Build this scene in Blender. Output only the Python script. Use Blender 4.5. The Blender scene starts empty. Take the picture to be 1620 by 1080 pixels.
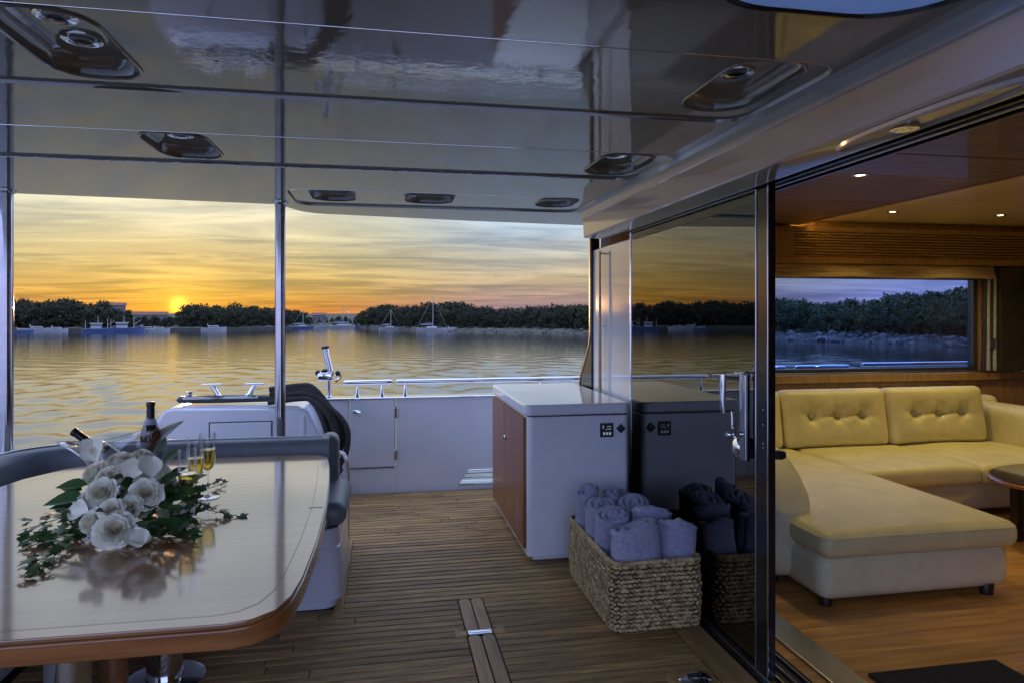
import bpy, bmesh, math, random
import numpy as np
from mathutils import Vector, Matrix
from mathutils.geometry import tessellate_polygon

# ------------------------------------------------------------------ camera, sky, sun, exposure
scene = bpy.context.scene
COL = scene.collection
PSI = math.atan(202 / 1080)
EYE = 1.45
cam_d = bpy.data.cameras.new('camera')
cam_d.lens, cam_d.sensor_width = 24.0, 36.0
cam_d.shift_y = -40 / 1620
cam_d.clip_start, cam_d.clip_end = 0.02, 9000
cam = bpy.data.objects.new('camera', cam_d)
COL.objects.link(cam)
cam.location = (0, 0, EYE)
cam.rotation_euler = (math.pi / 2, 0, -PSI)
scene.camera = cam

scene.view_settings.view_transform = 'Standard'
scene.view_settings.look = 'None'
scene.view_settings.gamma = 1
scene.view_settings.exposure = 1.18
scene.view_settings.use_curve_mapping = False
scene.cycles.max_bounces = 10
scene.cycles.diffuse_bounces = 4
scene.cycles.glossy_bounces = 6
scene.cycles.transmission_bounces = 8
scene.cycles.transparent_max_bounces = 24
scene.cycles.sample_clamp_indirect = 4.0
scene.cycles.caustics_reflective = False
scene.cycles.caustics_refractive = False
scene.cycles.use_denoising = True

SUN_AZ = math.atan2(-0.296, 1.0727)       # measured from +Y towards +X
SUN_EL = math.radians(0.78)
SUN = Vector((math.sin(SUN_AZ) * math.cos(SUN_EL), math.cos(SUN_AZ) * math.cos(SUN_EL), math.sin(SUN_EL)))


class NT:
    """tiny node-graph helper"""
    def __init__(self, tree):
        self.t = tree
        self.n, self.l = tree.nodes, tree.links

    def node(self, typ, **kw):
        nd = self.n.new(typ)
        for k, v in kw.items():
            setattr(nd, k, v)
        return nd

    def put(self, sock, v):
        if isinstance(v, bpy.types.NodeSocket):
            self.l.new(v, sock)
        elif v is not None:
            sock.default_value = v

    def math(self, op, a, b=None, c=None, clamp=False):
        nd = self.node('ShaderNodeMath', operation=op, use_clamp=clamp)
        self.put(nd.inputs[0], a)
        if b is not None: self.put(nd.inputs[1], b)
        if c is not None: self.put(nd.inputs[2], c)
        return nd.outputs[0]

    def vmath(self, op, a, b=None):
        nd = self.node('ShaderNodeVectorMath', operation=op)
        self.put(nd.inputs[0], a)
        if b is not None: self.put(nd.inputs[1], b)
        return nd.outputs['Value'] if op in ('DOT_PRODUCT', 'LENGTH') else nd.outputs[0]

    def mix(self, fac, a, b, blend='MIX'):
        nd = self.node('ShaderNodeMix', data_type='RGBA', blend_type=blend)
        self.put(nd.inputs[0], fac)
        self.put(nd.inputs[6], a if not isinstance(a, tuple) else (*a[:3], 1))
        self.put(nd.inputs[7], b if not isinstance(b, tuple) else (*b[:3], 1))
        return nd.outputs[2]

    def ramp(self, fac, stops, interp='LINEAR'):
        nd = self.node('ShaderNodeValToRGB')
        cr = nd.color_ramp
        cr.interpolation = interp
        while len(cr.elements) < len(stops):
            cr.elements.new(0.5)
        for e, (p, c) in zip(cr.elements, stops):
            e.position = p
            e.color = (*c, 1) if isinstance(c, tuple) else (c, c, c, 1)
        self.put(nd.inputs[0], fac)
        return nd.outputs[0]

    def noise(self, vec, scale, detail=4, rough=0.55, dist=0.0):
        nd = self.node('ShaderNodeTexNoise')
        self.put(nd.inputs['Vector'], vec)
        nd.inputs['Scale'].default_value = scale
        nd.inputs['Detail'].default_value = detail
        nd.inputs['Roughness'].default_value = rough
        nd.inputs['Distortion'].default_value = dist
        return nd.outputs['Fac']

    def mapping(self, vec, scale=(1, 1, 1), rot=(0, 0, 0), loc=(0, 0, 0)):
        nd = self.node('ShaderNodeMapping')
        self.put(nd.inputs[0], vec)
        nd.inputs['Location'].default_value = loc
        nd.inputs['Rotation'].default_value = rot
        nd.inputs['Scale'].default_value = scale
        return nd.outputs[0]

    def step(self, x, a, b):
        nd = self.node('ShaderNodeMapRange', interpolation_type='SMOOTHSTEP')
        self.put(nd.inputs[0], x)
        nd.inputs[1].default_value, nd.inputs[2].default_value = a, b
        return nd.outputs[0]


def build_world():
    w = bpy.data.worlds.new('World')
    scene.world = w
    w.use_nodes = True
    g = NT(w.node_tree)
    g.n.clear()
    out = g.node('ShaderNodeOutputWorld')
    bg = g.node('ShaderNodeBackground')
    tc = g.node('ShaderNodeTexCoord')
    d = tc.outputs['Generated']
    sep = g.node('ShaderNodeSeparateXYZ')
    g.put(sep.inputs[0], d)
    x, y, z = sep.outputs
    el = g.math('MAXIMUM', z, 0.0005)
    t = g.math('SQRT', el)
    flat = g.node('ShaderNodeCombineXYZ')
    g.put(flat.inputs[0], x); g.put(flat.inputs[1], y)
    fn = g.vmath('NORMALIZE', flat.outputs[0])
    az = g.vmath('DOT_PRODUCT', fn, (math.sin(SUN_AZ), math.cos(SUN_AZ), 0))
    ca = g.vmath('DOT_PRODUCT', d, tuple(SUN))
    near = g.ramp(t, [(0, (.24, .065, .014)), (.10, (.29, .120, .022)), (.17, (.265, .155, .036)), (.24, (.255, .19, .070)), (.31, (.265, .235, .135)),
                      (.37, (.30, .29, .21)), (.44, (.35, .34, .28)), (.60, (.38, .41, .45)), (1, (.48, .60, .95))])
    side = g.ramp(t, [(0, (.11, .070, .085)), (.10, (.14, .095, .11)), (.17, (.19, .130, .108)), (.23, (.235, .185, .12)), (.29, (.225, .21, .17)),
                      (.35, (.20, .24, .27)), (.44, (.23, .30, .39)), (.60, (.36, .45, .62)), (1, (.48, .60, .95))])
    east = g.ramp(t, [(0, (.44, .45, .76)), (.2, (.48, .53, .92)), (.42, (.48, .59, 1.0)), (.7, (.48, .60, 1.0)), (1, (.48, .60, .95))])  # unseen sky behind the camera, brightened past real dusk to light the cockpit
    # azimuth blends: 0..40 degrees from the sun, then on to the far side of the sky
    base = g.mix(g.step(az, .90, .999), side, near)
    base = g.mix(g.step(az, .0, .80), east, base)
    # clear-air contribution
    sky = g.node('ShaderNodeTexSky', sky_type='NISHITA', sun_disc=False)
    sky.sun_elevation = SUN_EL
    sky.sun_rotation = SUN_AZ
    sky.altitude = 0
    nis = g.mix(1.0, sky.outputs[0], (.004, .004, .004), 'MULTIPLY')
    base = g.mix(1.0, base, nis, 'ADD')
    # thin streaky cirrus on a flat cloud layer
    den = g.math('ADD', el, .055)
    px, py = g.math('DIVIDE', x, den), g.math('DIVIDE', y, den)
    pv = g.node('ShaderNodeCombineXYZ')
    g.put(pv.inputs[0], px); g.put(pv.inputs[1], py)
    m1 = g.mapping(pv.outputs[0], (.38, .80, 1), (0, 0, .34))
    c1 = g.noise(m1, .95, 8, .62, 1.1)
    m2 = g.mapping(pv.outputs[0], (.50, 1.20, 1), (0, 0, -.26), (5, 3, 0))
    c2 = g.noise(m2, .85, 8, .62, 1.0)
    light = g.step(c1, .40, .66)
    dark = g.step(c2, .40, .66)
    bright = g.mix(1.0, base, (1.38, 1.38, 1.36), 'MULTIPLY')
    base = g.mix(g.math('MULTIPLY', light, .9), base, bright)
    dk = g.mix(1.0, base, (.56, .62, .74), 'MULTIPLY')
    base = g.mix(g.math('MULTIPLY', dark, .9), base, dk)
    # the low sun behind thin cloud
    glow = g.math('POWER', g.math('MAXIMUM', ca, 0), 700)
    glow2 = g.math('POWER', g.math('MAXIMUM', ca, 0), 24000)
    glow3 = g.math('POWER', g.math('MAXIMUM', ca, 0), 70)
    base = g.mix(1.0, base, g.mix(glow3, (0, 0, 0), (.05, .030, .0)), 'ADD')
    base = g.mix(1.0, base, g.mix(glow, (0, 0, 0), (.14, .08, .0)), 'ADD')
    base = g.mix(1.0, base, g.mix(glow2, (0, 0, 0), (.80, .48, .05)), 'ADD')
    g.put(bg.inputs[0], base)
    bg.inputs[1].default_value = 1.0
    g.l.new(bg.outputs[0], out.inputs[0])


build_world()
sd = bpy.data.lights.new('sun', 'SUN')
sd.energy, sd.angle, sd.color = 0.8, math.radians(0.6), (1.0, .55, .25)
so = bpy.data.objects.new('sun', sd)
COL.objects.link(so)
so.rotation_euler = SUN.to_track_quat('Z', 'Y').to_euler()

# ------------------------------------------------------------------ materials
MATS = {}


def pbr(name, col, rough=.5, metal=0.0, ior=1.5, var=.12, vscale=6.0, stretch=(1, 1, 1), bump=0.0, bscale=60.0,
        coat=0.0, coat_ior=1.5, dark=None, rvar=0.0, sheen=0.0, objrand=0.0, emit=None, estr=0.0, trans=None, coat_rough=.03):
    m = bpy.data.materials.new(name)
    m.use_nodes = True
    g = NT(m.node_tree)
    b = g.n['Principled BSDF']
    tc = g.node('ShaderNodeTexCoord')
    v = g.mapping(tc.outputs['Object'], stretch)
    if objrand:
        oi = g.node('ShaderNodeObjectInfo')
        add = g.node('ShaderNodeVectorMath', operation='SCALE')
        g.put(add.inputs[0], (31.0, 17.0, 5.0)); g.put(add.inputs['Scale'], oi.outputs['Random'])
        v = g.vmath('ADD', v, add.outputs[0])
    n = g.noise(v, vscale, 5, .6)
    lo = dark if dark else tuple(c * (1 - var) for c in col)
    hi = col if dark else tuple(min(1, c * (1 + var)) for c in col)
    c = g.mix(g.step(n, .3, .7), lo, hi)
    if objrand:
        k = g.math('MULTIPLY_ADD', oi.outputs['Random'], objrand * 2, 1 - objrand)
        kc = g.node('ShaderNodeCombineColor')
        for i in range(3): g.put(kc.inputs[i], k)
        c = g.mix(1.0, c, kc.outputs[0], 'MULTIPLY')
    g.put(b.inputs['Base Color'], c)
    b.inputs['Metallic'].default_value = metal
    b.inputs['IOR'].default_value = ior
    if rvar:
        n3 = g.noise(v, vscale * 2.3, 4, .6)
        g.put(b.inputs['Roughness'], g.math('MULTIPLY_ADD', n3, rvar * 2, rough - rvar, True))
    else:
        b.inputs['Roughness'].default_value = rough
    b.inputs['Coat Weight'].default_value = coat
    b.inputs['Coat IOR'].default_value = coat_ior
    b.inputs['Coat Roughness'].default_value = coat_rough
    b.inputs['Sheen Weight'].default_value = sheen
    if emit:
        b.inputs['Emission Color'].default_value = (*emit, 1)
        b.inputs['Emission Strength'].default_value = estr
    if bump:
        n2 = g.noise(v, bscale, 4, .6)
        bp = g.node('ShaderNodeBump')
        bp.inputs['Strength'].default_value = bump
        bp.inputs['Distance'].default_value = .01
        g.put(bp.inputs['Height'], n2)
        g.put(b.inputs['Normal'], bp.outputs[0])
    MATS[name] = m
    return m


def clear_mat(name, tint=(1, 1, 1), base_ref=.0, k=1.0, ior=1.5, gl=(1, 1, 1), rough=0.0):
    """thin glass: tinted see-through plus mirror reflection that grows with the angle"""
    m = bpy.data.materials.new(name)
    m.use_nodes = True
    g = NT(m.node_tree)
    g.n.remove(g.n['Principled BSDF'])
    out = g.n['Material Output']
    tr = g.node('ShaderNodeBsdfTransparent')
    tc = g.node('ShaderNodeTexCoord')
    nz = g.noise(tc.outputs['Object'], 3.0, 3)
    g.put(tr.inputs[0], g.mix(nz, tuple(c * .97 for c in tint), tint))
    go = g.node('ShaderNodeBsdfGlossy')
    go.inputs['Color'].default_value = (*gl, 1)
    go.inputs['Roughness'].default_value = rough
    fr = g.node('ShaderNodeFresnel')
    fr.inputs[0].default_value = ior
    f = g.math('MULTIPLY_ADD', fr.outputs[0], k, base_ref, True)
    mx = g.node('ShaderNodeMixShader')
    g.put(mx.inputs[0], f)
    g.l.new(tr.outputs[0], mx.inputs[1]); g.l.new(go.outputs[0], mx.inputs[2])
    g.l.new(mx.outputs[0], out.inputs[0])
    MATS[name] = m
    return m


pbr('gelcoat', (.68, .71, .78), .11, ior=1.5, var=.045, vscale=2.2, rvar=.07, coat=.25, bump=.012, bscale=4)
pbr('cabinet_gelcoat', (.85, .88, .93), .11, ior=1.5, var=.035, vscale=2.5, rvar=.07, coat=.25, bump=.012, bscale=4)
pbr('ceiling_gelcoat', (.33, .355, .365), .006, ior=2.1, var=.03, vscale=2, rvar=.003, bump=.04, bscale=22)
pbr('panel_gelcoat', (.78, .77, .77), .05, ior=1.9, var=.02)
pbr('grey_vinyl', (.17, .20, .225), .42, var=.07, vscale=9, bump=.10, bscale=240)
pbr('steel', (.74, .75, .77), .10, 1.0, var=.06, rvar=.05)
pbr('chrome', (.82, .82, .83), .05, 1.0, var=.03)
pbr('post_steel', (.40, .40, .42), .12, 1.0, var=.12, rvar=.05)
pbr('beam_gelcoat', (.50, .56, .68), .10, ior=1.5, var=.03, rvar=.03, coat=.3)  # same gelcoat; cool shade put into the colour to counter warm light
pbr('black_plastic', (.018, .018, .02), .35, var=.3, bump=.1)
pbr('black_frame', (.012, .012, .014), .18, var=.3)
pbr('rope_dark', (.050, .042, .036), .85, dark=(.012, .010, .010), vscale=70, bump=1.0, bscale=190, objrand=.5)
pbr('teak_deck', (.54, .33, .115), .55, dark=(.25, .14, .048), vscale=5.0, stretch=(.9, 9, 9), bump=.4, bscale=26, objrand=.26, rvar=.14)
pbr('teak_trim', (.52, .31, .115), .48, dark=(.32, .18, .065), vscale=4.0, stretch=(7, .8, 7), bump=.2, bscale=20, objrand=.15)
pbr('caulk', (.006, .0055, .005), .8, var=.3)
pbr('teak_varnish', (.30, .125, .04), .28, dark=(.19, .075, .025), vscale=3.2, stretch=(.7, 8, 8), coat=1, coat_ior=1.8, objrand=.1, coat_rough=.08)
pbr('teak_edge', (.34, .13, .035), .25, dark=(.22, .075, .02), vscale=3.2, stretch=(.7, .7, 14), coat=.8)
pbr('cabinet_wood', (.34, .115, .030), .34, dark=(.19, .058, .016), vscale=3.5, stretch=(9, 9, .6), coat=.12)
pbr('salon_floor_wood', (.62, .33, .085), .34, dark=(.36, .17, .04), vscale=2.6, stretch=(.8, 9, 9), coat=.2, objrand=.14)
pbr('salon_wood', (.42, .255, .105), .38, dark=(.27, .155, .06), vscale=3.5, stretch=(12, 12, .6), coat=.15, objrand=.1)
pbr('salon_ceiling_wood', (.26, .125, .04), .45, dark=(.15, .07, .03), vscale=2.6, stretch=(.8, 7, 7), coat=.2)
pbr('salon_ceiling_pale', (.60, .47, .24), .35, var=.06, vscale=2)
pbr('leather', (.68, .62, .33), .44, var=.07, vscale=5, bump=.30, bscale=38)
pbr('leather_grey', (.70, .655, .43), .44, var=.07, vscale=5, bump=.30, bscale=38)
pbr('dark_leg', (.02, .015, .012), .4, var=.3)
pbr('seagrass', (.78, .58, .29), .75, dark=(.26, .17, .07), vscale=38, bump=.6, bscale=160, rvar=.1)
pbr('basket_lining', (.10, .075, .045), .9, var=.3, vscale=40)
pbr('terry', (.52, .52, .72), .95, dark=(.36, .36, .52), vscale=60, bump=1.0, bscale=300, sheen=.4, objrand=.10)
pbr('rose_petal', (.94, .91, .77), .5, dark=(.88, .86, .68), vscale=14, sheen=.1)
MATS['rose_petal'].node_tree.nodes['Principled BSDF'].inputs['Subsurface Weight'].default_value = .3
MATS['rose_petal'].node_tree.nodes['Principled BSDF'].inputs['Subsurface Radius'].default_value = (.02, .018, .012)
pbr('rose_core', (.84, .76, .54), .6, dark=(.82, .78, .62), vscale=30)
pbr('leaf_green', (.055, .13, .035), .42, dark=(.03, .075, .022), vscale=30, objrand=.4)
pbr('ivy_green', (.045, .105, .022), .38, dark=(.022, .055, .014), vscale=40, objrand=.55)
pbr('stem_green', (.05, .09, .025), .6, var=.3)
pbr('bottle_dark', (.012, .016, .008), .08, ior=1.5, var=.3, coat=1)
pbr('foil_black', (.014, .013, .013), .32, .3, var=.3, bump=.15)
pbr('foil_silver', (.55, .55, .58), .3, .7, var=.2, bump=.2)
pbr('label_pale', (.42, .43, .50), .5, var=.15, vscale=30)
pbr('champagne', (.95, .78, .16), .05, var=.05, emit=None)
pbr('ice_clear', (.75, .8, .85), .1, var=.1)
pbr('window_frame', (.045, .04, .036), .45, var=.2)
pbr('blind_fabric', (.42, .31, .16), .85, var=.12, vscale=30, stretch=(1, 1, 6), bump=.3)
pbr('mat_black', (.02, .02, .021), .95, var=.5, vscale=120, bump=1.0, bscale=260)
pbr('coffee_top', (.035, .03, .028), .12, var=.2, coat=.6)
pbr('aluminium', (.50, .52, .56), .28, 1.0, var=.08)
pbr('lens_white', (.7, .7, .68), .2, var=.1)
pbr('lamp_lit', (1, .9, .7), .3, emit=(1, .80, .45), estr=9.0)
pbr('cove_lit', (1, .8, .4), .3, emit=(1, .66, .20), estr=16.0)
pbr('display_glyph', (.5, .55, .6), .4, emit=(.5, .6, .7), estr=.12)
pbr('shore_rock', (.11, .10, .075), .95, dark=(.035, .033, .025), vscale=1.3, bump=1.0, bscale=3.5)
pbr('loose_rock', (.20, .185, .16), .95, dark=(.05, .047, .04), vscale=1.6, bump=.8, bscale=9)
pbr('shore_earth', (.07, .07, .035), .95, dark=(.03, .035, .016), vscale=.25)
pbr('quay_stone', (.075, .07, .06), .9, dark=(.04, .038, .034), vscale=.8)
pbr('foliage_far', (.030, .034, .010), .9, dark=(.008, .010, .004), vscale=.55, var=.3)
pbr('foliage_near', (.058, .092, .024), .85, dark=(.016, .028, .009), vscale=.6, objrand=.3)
pbr('bark', (.09, .065, .045), .9, var=.4, vscale=3)
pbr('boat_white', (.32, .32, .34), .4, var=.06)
pbr('boat_blue', (.06, .09, .20), .35, var=.15)
pbr('boat_window', (.03, .035, .045), .15, var=.2)
pbr('mast_alu', (.34, .32, .30), .4, .2, var=.1)
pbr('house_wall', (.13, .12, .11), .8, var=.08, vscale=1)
pbr('house_roof', (.16, .07, .045), .8, var=.2, vscale=1.5)
pbr('brass_wood', (.50, .33, .13), .3, dark=(.35, .22, .08), vscale=8, coat=.6)
clear_mat('door_glass', (.36, .35, .34), .11, .90, 1.5, (.92, .91, .88))
clear_mat('window_glass', (.60, .73, 1.0), .01, .4)
clear_mat('thin_glass', (.98, .99, .99), .02, .55)
clear_mat('bucket_glass', (.93, .935, .95), .05, .9, 1.5, (1, 1, 1), .02)
clear_mat('skylight_glass', (.55, .66, .80), .02, .6)
clear_mat('wine', (.93, .80, .30), .03, .8)


def water_material():
    m = bpy.data.materials.new('sea_water')
    m.use_nodes = True
    g = NT(m.node_tree)
    b = g.n['Principled BSDF']
    tc = g.node('ShaderNodeTexCoord')
    o = tc.outputs['Object']
    b.inputs['Base Color'].default_value = (.040, .040, .032, 1)
    b.inputs['Roughness'].default_value = .03
    b.inputs['IOR'].default_value = 1.7
    n1 = g.noise(g.mapping(o, (.75, 1.0, 1), (0, 0, .35)), 2.2, 4, .6)
    bp = g.node('ShaderNodeBump')
    bp.inputs['Strength'].default_value = .35
    bp.inputs['Distance'].default_value = .05
    g.put(bp.inputs['Height'], n1)
    g.put(b.inputs['Normal'], bp.outputs[0])
    MATS['sea_water'] = m


water_material()

# ------------------------------------------------------------------ geometry helpers
rng = random.Random(7)


def link(name, me, mats, parent=None, smooth=True, angle=40, loc=None):
    if isinstance(mats, str):
        mats = [mats]
    for k in mats:
        me.materials.append(MATS[k])
    if smooth:
        me.polygons.foreach_set('use_smooth', [True] * len(me.polygons))
        me.set_sharp_from_angle(angle=math.radians(angle))
    o = bpy.data.objects.new(name, me)
    COL.objects.link(o)
    if parent is not None:
        o.parent = parent
    if loc is not None:
        o.location = loc
    return o


def tag(o, label=None, cat=None, group=None, kind=None):
    if label: o['label'] = label
    if cat: o['category'] = cat
    if group: o['group'] = group
    if kind: o['kind'] = kind
    return o


def empty(name, loc, label, cat, group=None, rz=0.0):
    o = bpy.data.objects.new(name, None)
    o.empty_display_size = .1
    COL.objects.link(o)
    o.location = loc
    o.rotation_euler = (0, 0, rz)
    return tag(o, label, cat, group)


class MB:
    """collects shapes, builds ONE mesh object"""
    def __init__(self):
        self.bm = bmesh.new()
        self.flat = False

    def box(self, x0, x1, y0, y1, z0, z1, bev=0.0, seg=2, mi=0, mat=None):
        self.flat = True
        tmp = bmesh.new()
        bmesh.ops.create_cube(tmp, size=1)
        for v in tmp.verts:
            v.co = Vector(((x0 + x1) / 2 + v.co.x * (x1 - x0), (y0 + y1) / 2 + v.co.y * (y1 - y0), (z0 + z1) / 2 + v.co.z * (z1 - z0)))
        if bev:
            bmesh.ops.bevel(tmp, geom=list(tmp.edges), offset=bev, segments=seg, profile=.5, affect='EDGES')
        return self.merge(tmp, mi, mat)

    def merge(self, tmp, mi=0, mat=None):
        if mat is not None:
            bmesh.ops.transform(tmp, matrix=mat, verts=tmp.verts)
        mp = {v: self.bm.verts.new(v.co) for v in tmp.verts}
        for f in tmp.faces:
            nf = self.bm.faces.new([mp[v] for v in f.verts])
            nf.material_index = mi
        tmp.free()
        return self

    def grid(self, pts, mi=0, close_u=False, close_v=False):
        """pts[i][j] -> quads"""
        vs = [[self.bm.verts.new(p) for p in row] for row in pts]
        n, m = len(vs), len(vs[0])
        for i in range(n if close_u else n - 1):
            for j in range(m if close_v else m - 1):
                q = [vs[i][j], vs[(i + 1) % n][j], vs[(i + 1) % n][(j + 1) % m], vs[i][(j + 1) % m]]
                f = self.bm.faces.new(q)
                f.material_index = mi
        return vs

    def lathe(self, prof, c=(0, 0, 0), n=24, axis=(0, 0, 1), mi=0, caps=True, sx=1, sy=1):
        q = Vector((0, 0, 1)).rotation_difference(Vector(axis).normalized())
        c = Vector(c)
        rows = []
        for r, z in prof:
            rows.append([c + q @ Vector((r * sx * math.cos(2 * math.pi * k / n), r * sy * math.sin(2 * math.pi * k / n), z)) for k in range(n)])
        vs = self.grid(rows, mi, False, True)
        if caps:
            for row in (vs[0], vs[-1]):
                try:
                    self.bm.faces.new(row).material_index = mi
                except ValueError:
                    pass
        return self

    def tube(self, path, r, n=10, mi=0, caps=True, closed=False):
        P = [Vector(p) for p in path]
        rr = r if isinstance(r, (list, tuple)) else [r] * len(P)
        rows = []
        up = None
        N = len(P)
        for i, p in enumerate(P):
            if closed:
                d = (P[(i + 1) % N] - P[i - 1]).normalized()
            else:
                d = (P[min(i + 1, N - 1)] - P[max(i - 1, 0)]).normalized()
            if up is None:
                up = d.orthogonal().normalized()
            else:
                up = (up - d * up.dot(d)).normalized()
            w = d.cross(up)
            rows.append([p + (up * math.cos(2 * math.pi * k / n) + w * math.sin(2 * math.pi * k / n)) * rr[i] for k in range(n)])
        vs = self.grid(rows, mi, closed, True)
        if caps and not closed:
            self.bm.faces.new(list(reversed(vs[0]))).material_index = mi
            self.bm.faces.new(vs[-1]).material_index = mi
        return self

    def prism(self, poly, z0, z1, bev=0.0, seg=2, mi=0, mat=None):
        """poly: list of (x, y); extruded in z"""
        self.flat = True
        tmp = bmesh.new()
        lo = [tmp.verts.new((x, y, z0)) for x, y in poly]
        f = tmp.faces.new(lo)
        r = bmesh.ops.extrude_face_region(tmp, geom=[f])
        top = [v for v in r['geom'] if isinstance(v, bmesh.types.BMVert)]
        for v in top:
            v.co.z = z1
        bmesh.ops.recalc_face_normals(tmp, faces=tmp.faces)
        if bev:
            es = [e for e in tmp.edges if abs(e.verts[0].co.z - e.verts[1].co.z) < 1e-6]
            bmesh.ops.bevel(tmp, geom=es, offset=bev, segments=seg, profile=.5, affect='EDGES')
        return self.merge(tmp, mi, mat)

    def rbox(self, hx, hy, hz, r, n=(6, 6, 4), rs=3, fn=None, mi=0, mat=None):
        """rounded box centred on 0 with subdivided faces; fn displaces vertices"""
        def samples(h, k):
            a = [-h + r * i / rs for i in range(rs)]
            b = [-(h - r) + 2 * (h - r) * i / k for i in range(k + 1)]
            return a + b + [-v for v in reversed(a)]
        S = [samples(h, k) for h, k in zip((hx, hy, hz), n)]
        H = (hx, hy, hz)
        tmp = bmesh.new()
        for ax in range(3):
            u, v = (ax + 1) % 3, (ax + 2) % 3
            for sgn in (-1, 1):
                rows = []
                for a in S[u]:
                    row = []
                    for b in S[v]:
                        p = [0, 0, 0]
                        p[ax], p[u], p[v] = sgn * H[ax], a, b
                        q = Vector(p)
                        inn = Vector([max(-(H[i] - r), min(H[i] - r, p[i])) for i in range(3)])
                        dd = q - inn
                        q = inn + dd.normalized() * r if dd.length > 1e-9 else q
                        row.append(tmp.verts.new(q))
                    rows.append(row)
                for i in range(len(rows) - 1):
                    for j in range(len(rows[0]) - 1):
                        fq = [rows[i][j], rows[i + 1][j], rows[i + 1][j + 1], rows[i][j + 1]]
                        tmp.faces.new(fq if sgn > 0 else fq[::-1])
        bmesh.ops.remove_doubles(tmp, verts=tmp.verts, dist=1e-5)
        if fn:
            for v in tmp.verts:
                v.co = fn(v.co.copy())
        return self.merge(tmp, mi, mat)

    def mesh(self, name='m', recalc=True):
        if recalc:
            bmesh.ops.recalc_face_normals(self.bm, faces=self.bm.faces)
        me = bpy.data.meshes.new(name)
        self.bm.to_mesh(me)
        self.bm.free()
        return me

    def build(self, name, mats, parent=None, smooth=True, angle=40, loc=None, recalc=True):
        o = link(name, self.mesh(name, recalc), mats, parent, smooth, angle, loc)
        if self.flat and smooth:
            wn_ = o.modifiers.new('even_normals', 'WEIGHTED_NORMAL')
            wn_.keep_sharp = True
            wn_.weight = 100
        return o


def rrect(x0, x1, y0, y1, r, n=6):
    out = []
    for cx, cy, a0 in ((x1 - r, y1 - r, 0), (x0 + r, y1 - r, 90), (x0 + r, y0 + r, 180), (x1 - r, y0 + r, 270)):
        for k in range(n + 1):
            a = math.radians(a0 + 90 * k / n)
            out.append((cx + r * math.cos(a), cy + r * math.sin(a)))
    return out


def holed_sheet(outer, holes, z, name, mat, parent):
    """flat sheet with holes, facing down"""
    loops = [[Vector((x, y, 0)) for x, y in outer]] + [[Vector((x, y, 0)) for x, y in h] for h in holes]
    tris = tessellate_polygon(loops)
    flat = [p for l in loops for p in l]
    me = bpy.data.meshes.new(name)
    me.from_pydata([(p.x, p.y, z) for p in flat], [], [tuple(t) for t in tris])
    return link(name, me, mat, parent, smooth=False)


def wall_strip(mb, poly, z0, z1, inset=0.0, mi=0):
    """side wall of a closed outline from z0 to z1; inset shrinks the upper loop towards the centroid"""
    cx = sum(p[0] for p in poly) / len(poly); cy = sum(p[1] for p in poly) / len(poly)
    def sh(p):
        d = math.hypot(p[0] - cx, p[1] - cy)
        k = (d - inset) / d
        return (cx + (p[0] - cx) * k, cy + (p[1] - cy) * k)
    top = [sh(p) for p in poly]
    mb.grid([[(x, y, z0) for x, y in poly], [(x, y, z1) for x, y in top]], mi, False, True)
    return top


def pt(u, v, d):
    """a surveyed point: picture position plus its distance along the view axis"""
    dx = (u - 810) / 1080
    s, c = math.sin(PSI), math.cos(PSI)
    return Vector((d * (s + c * dx), d * (c - s * dx), EYE + (500 - v) / 1080 * d))


def copy_tree(o, parent=None):
    c = o.copy()
    COL.objects.link(c)
    if parent is not None:
        c.parent = parent
    for ch in list(o.children):
        copy_tree(ch, c)
    return c


# ================================================================== THE SETTING: water, shore
WATER = -1.5


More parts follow.
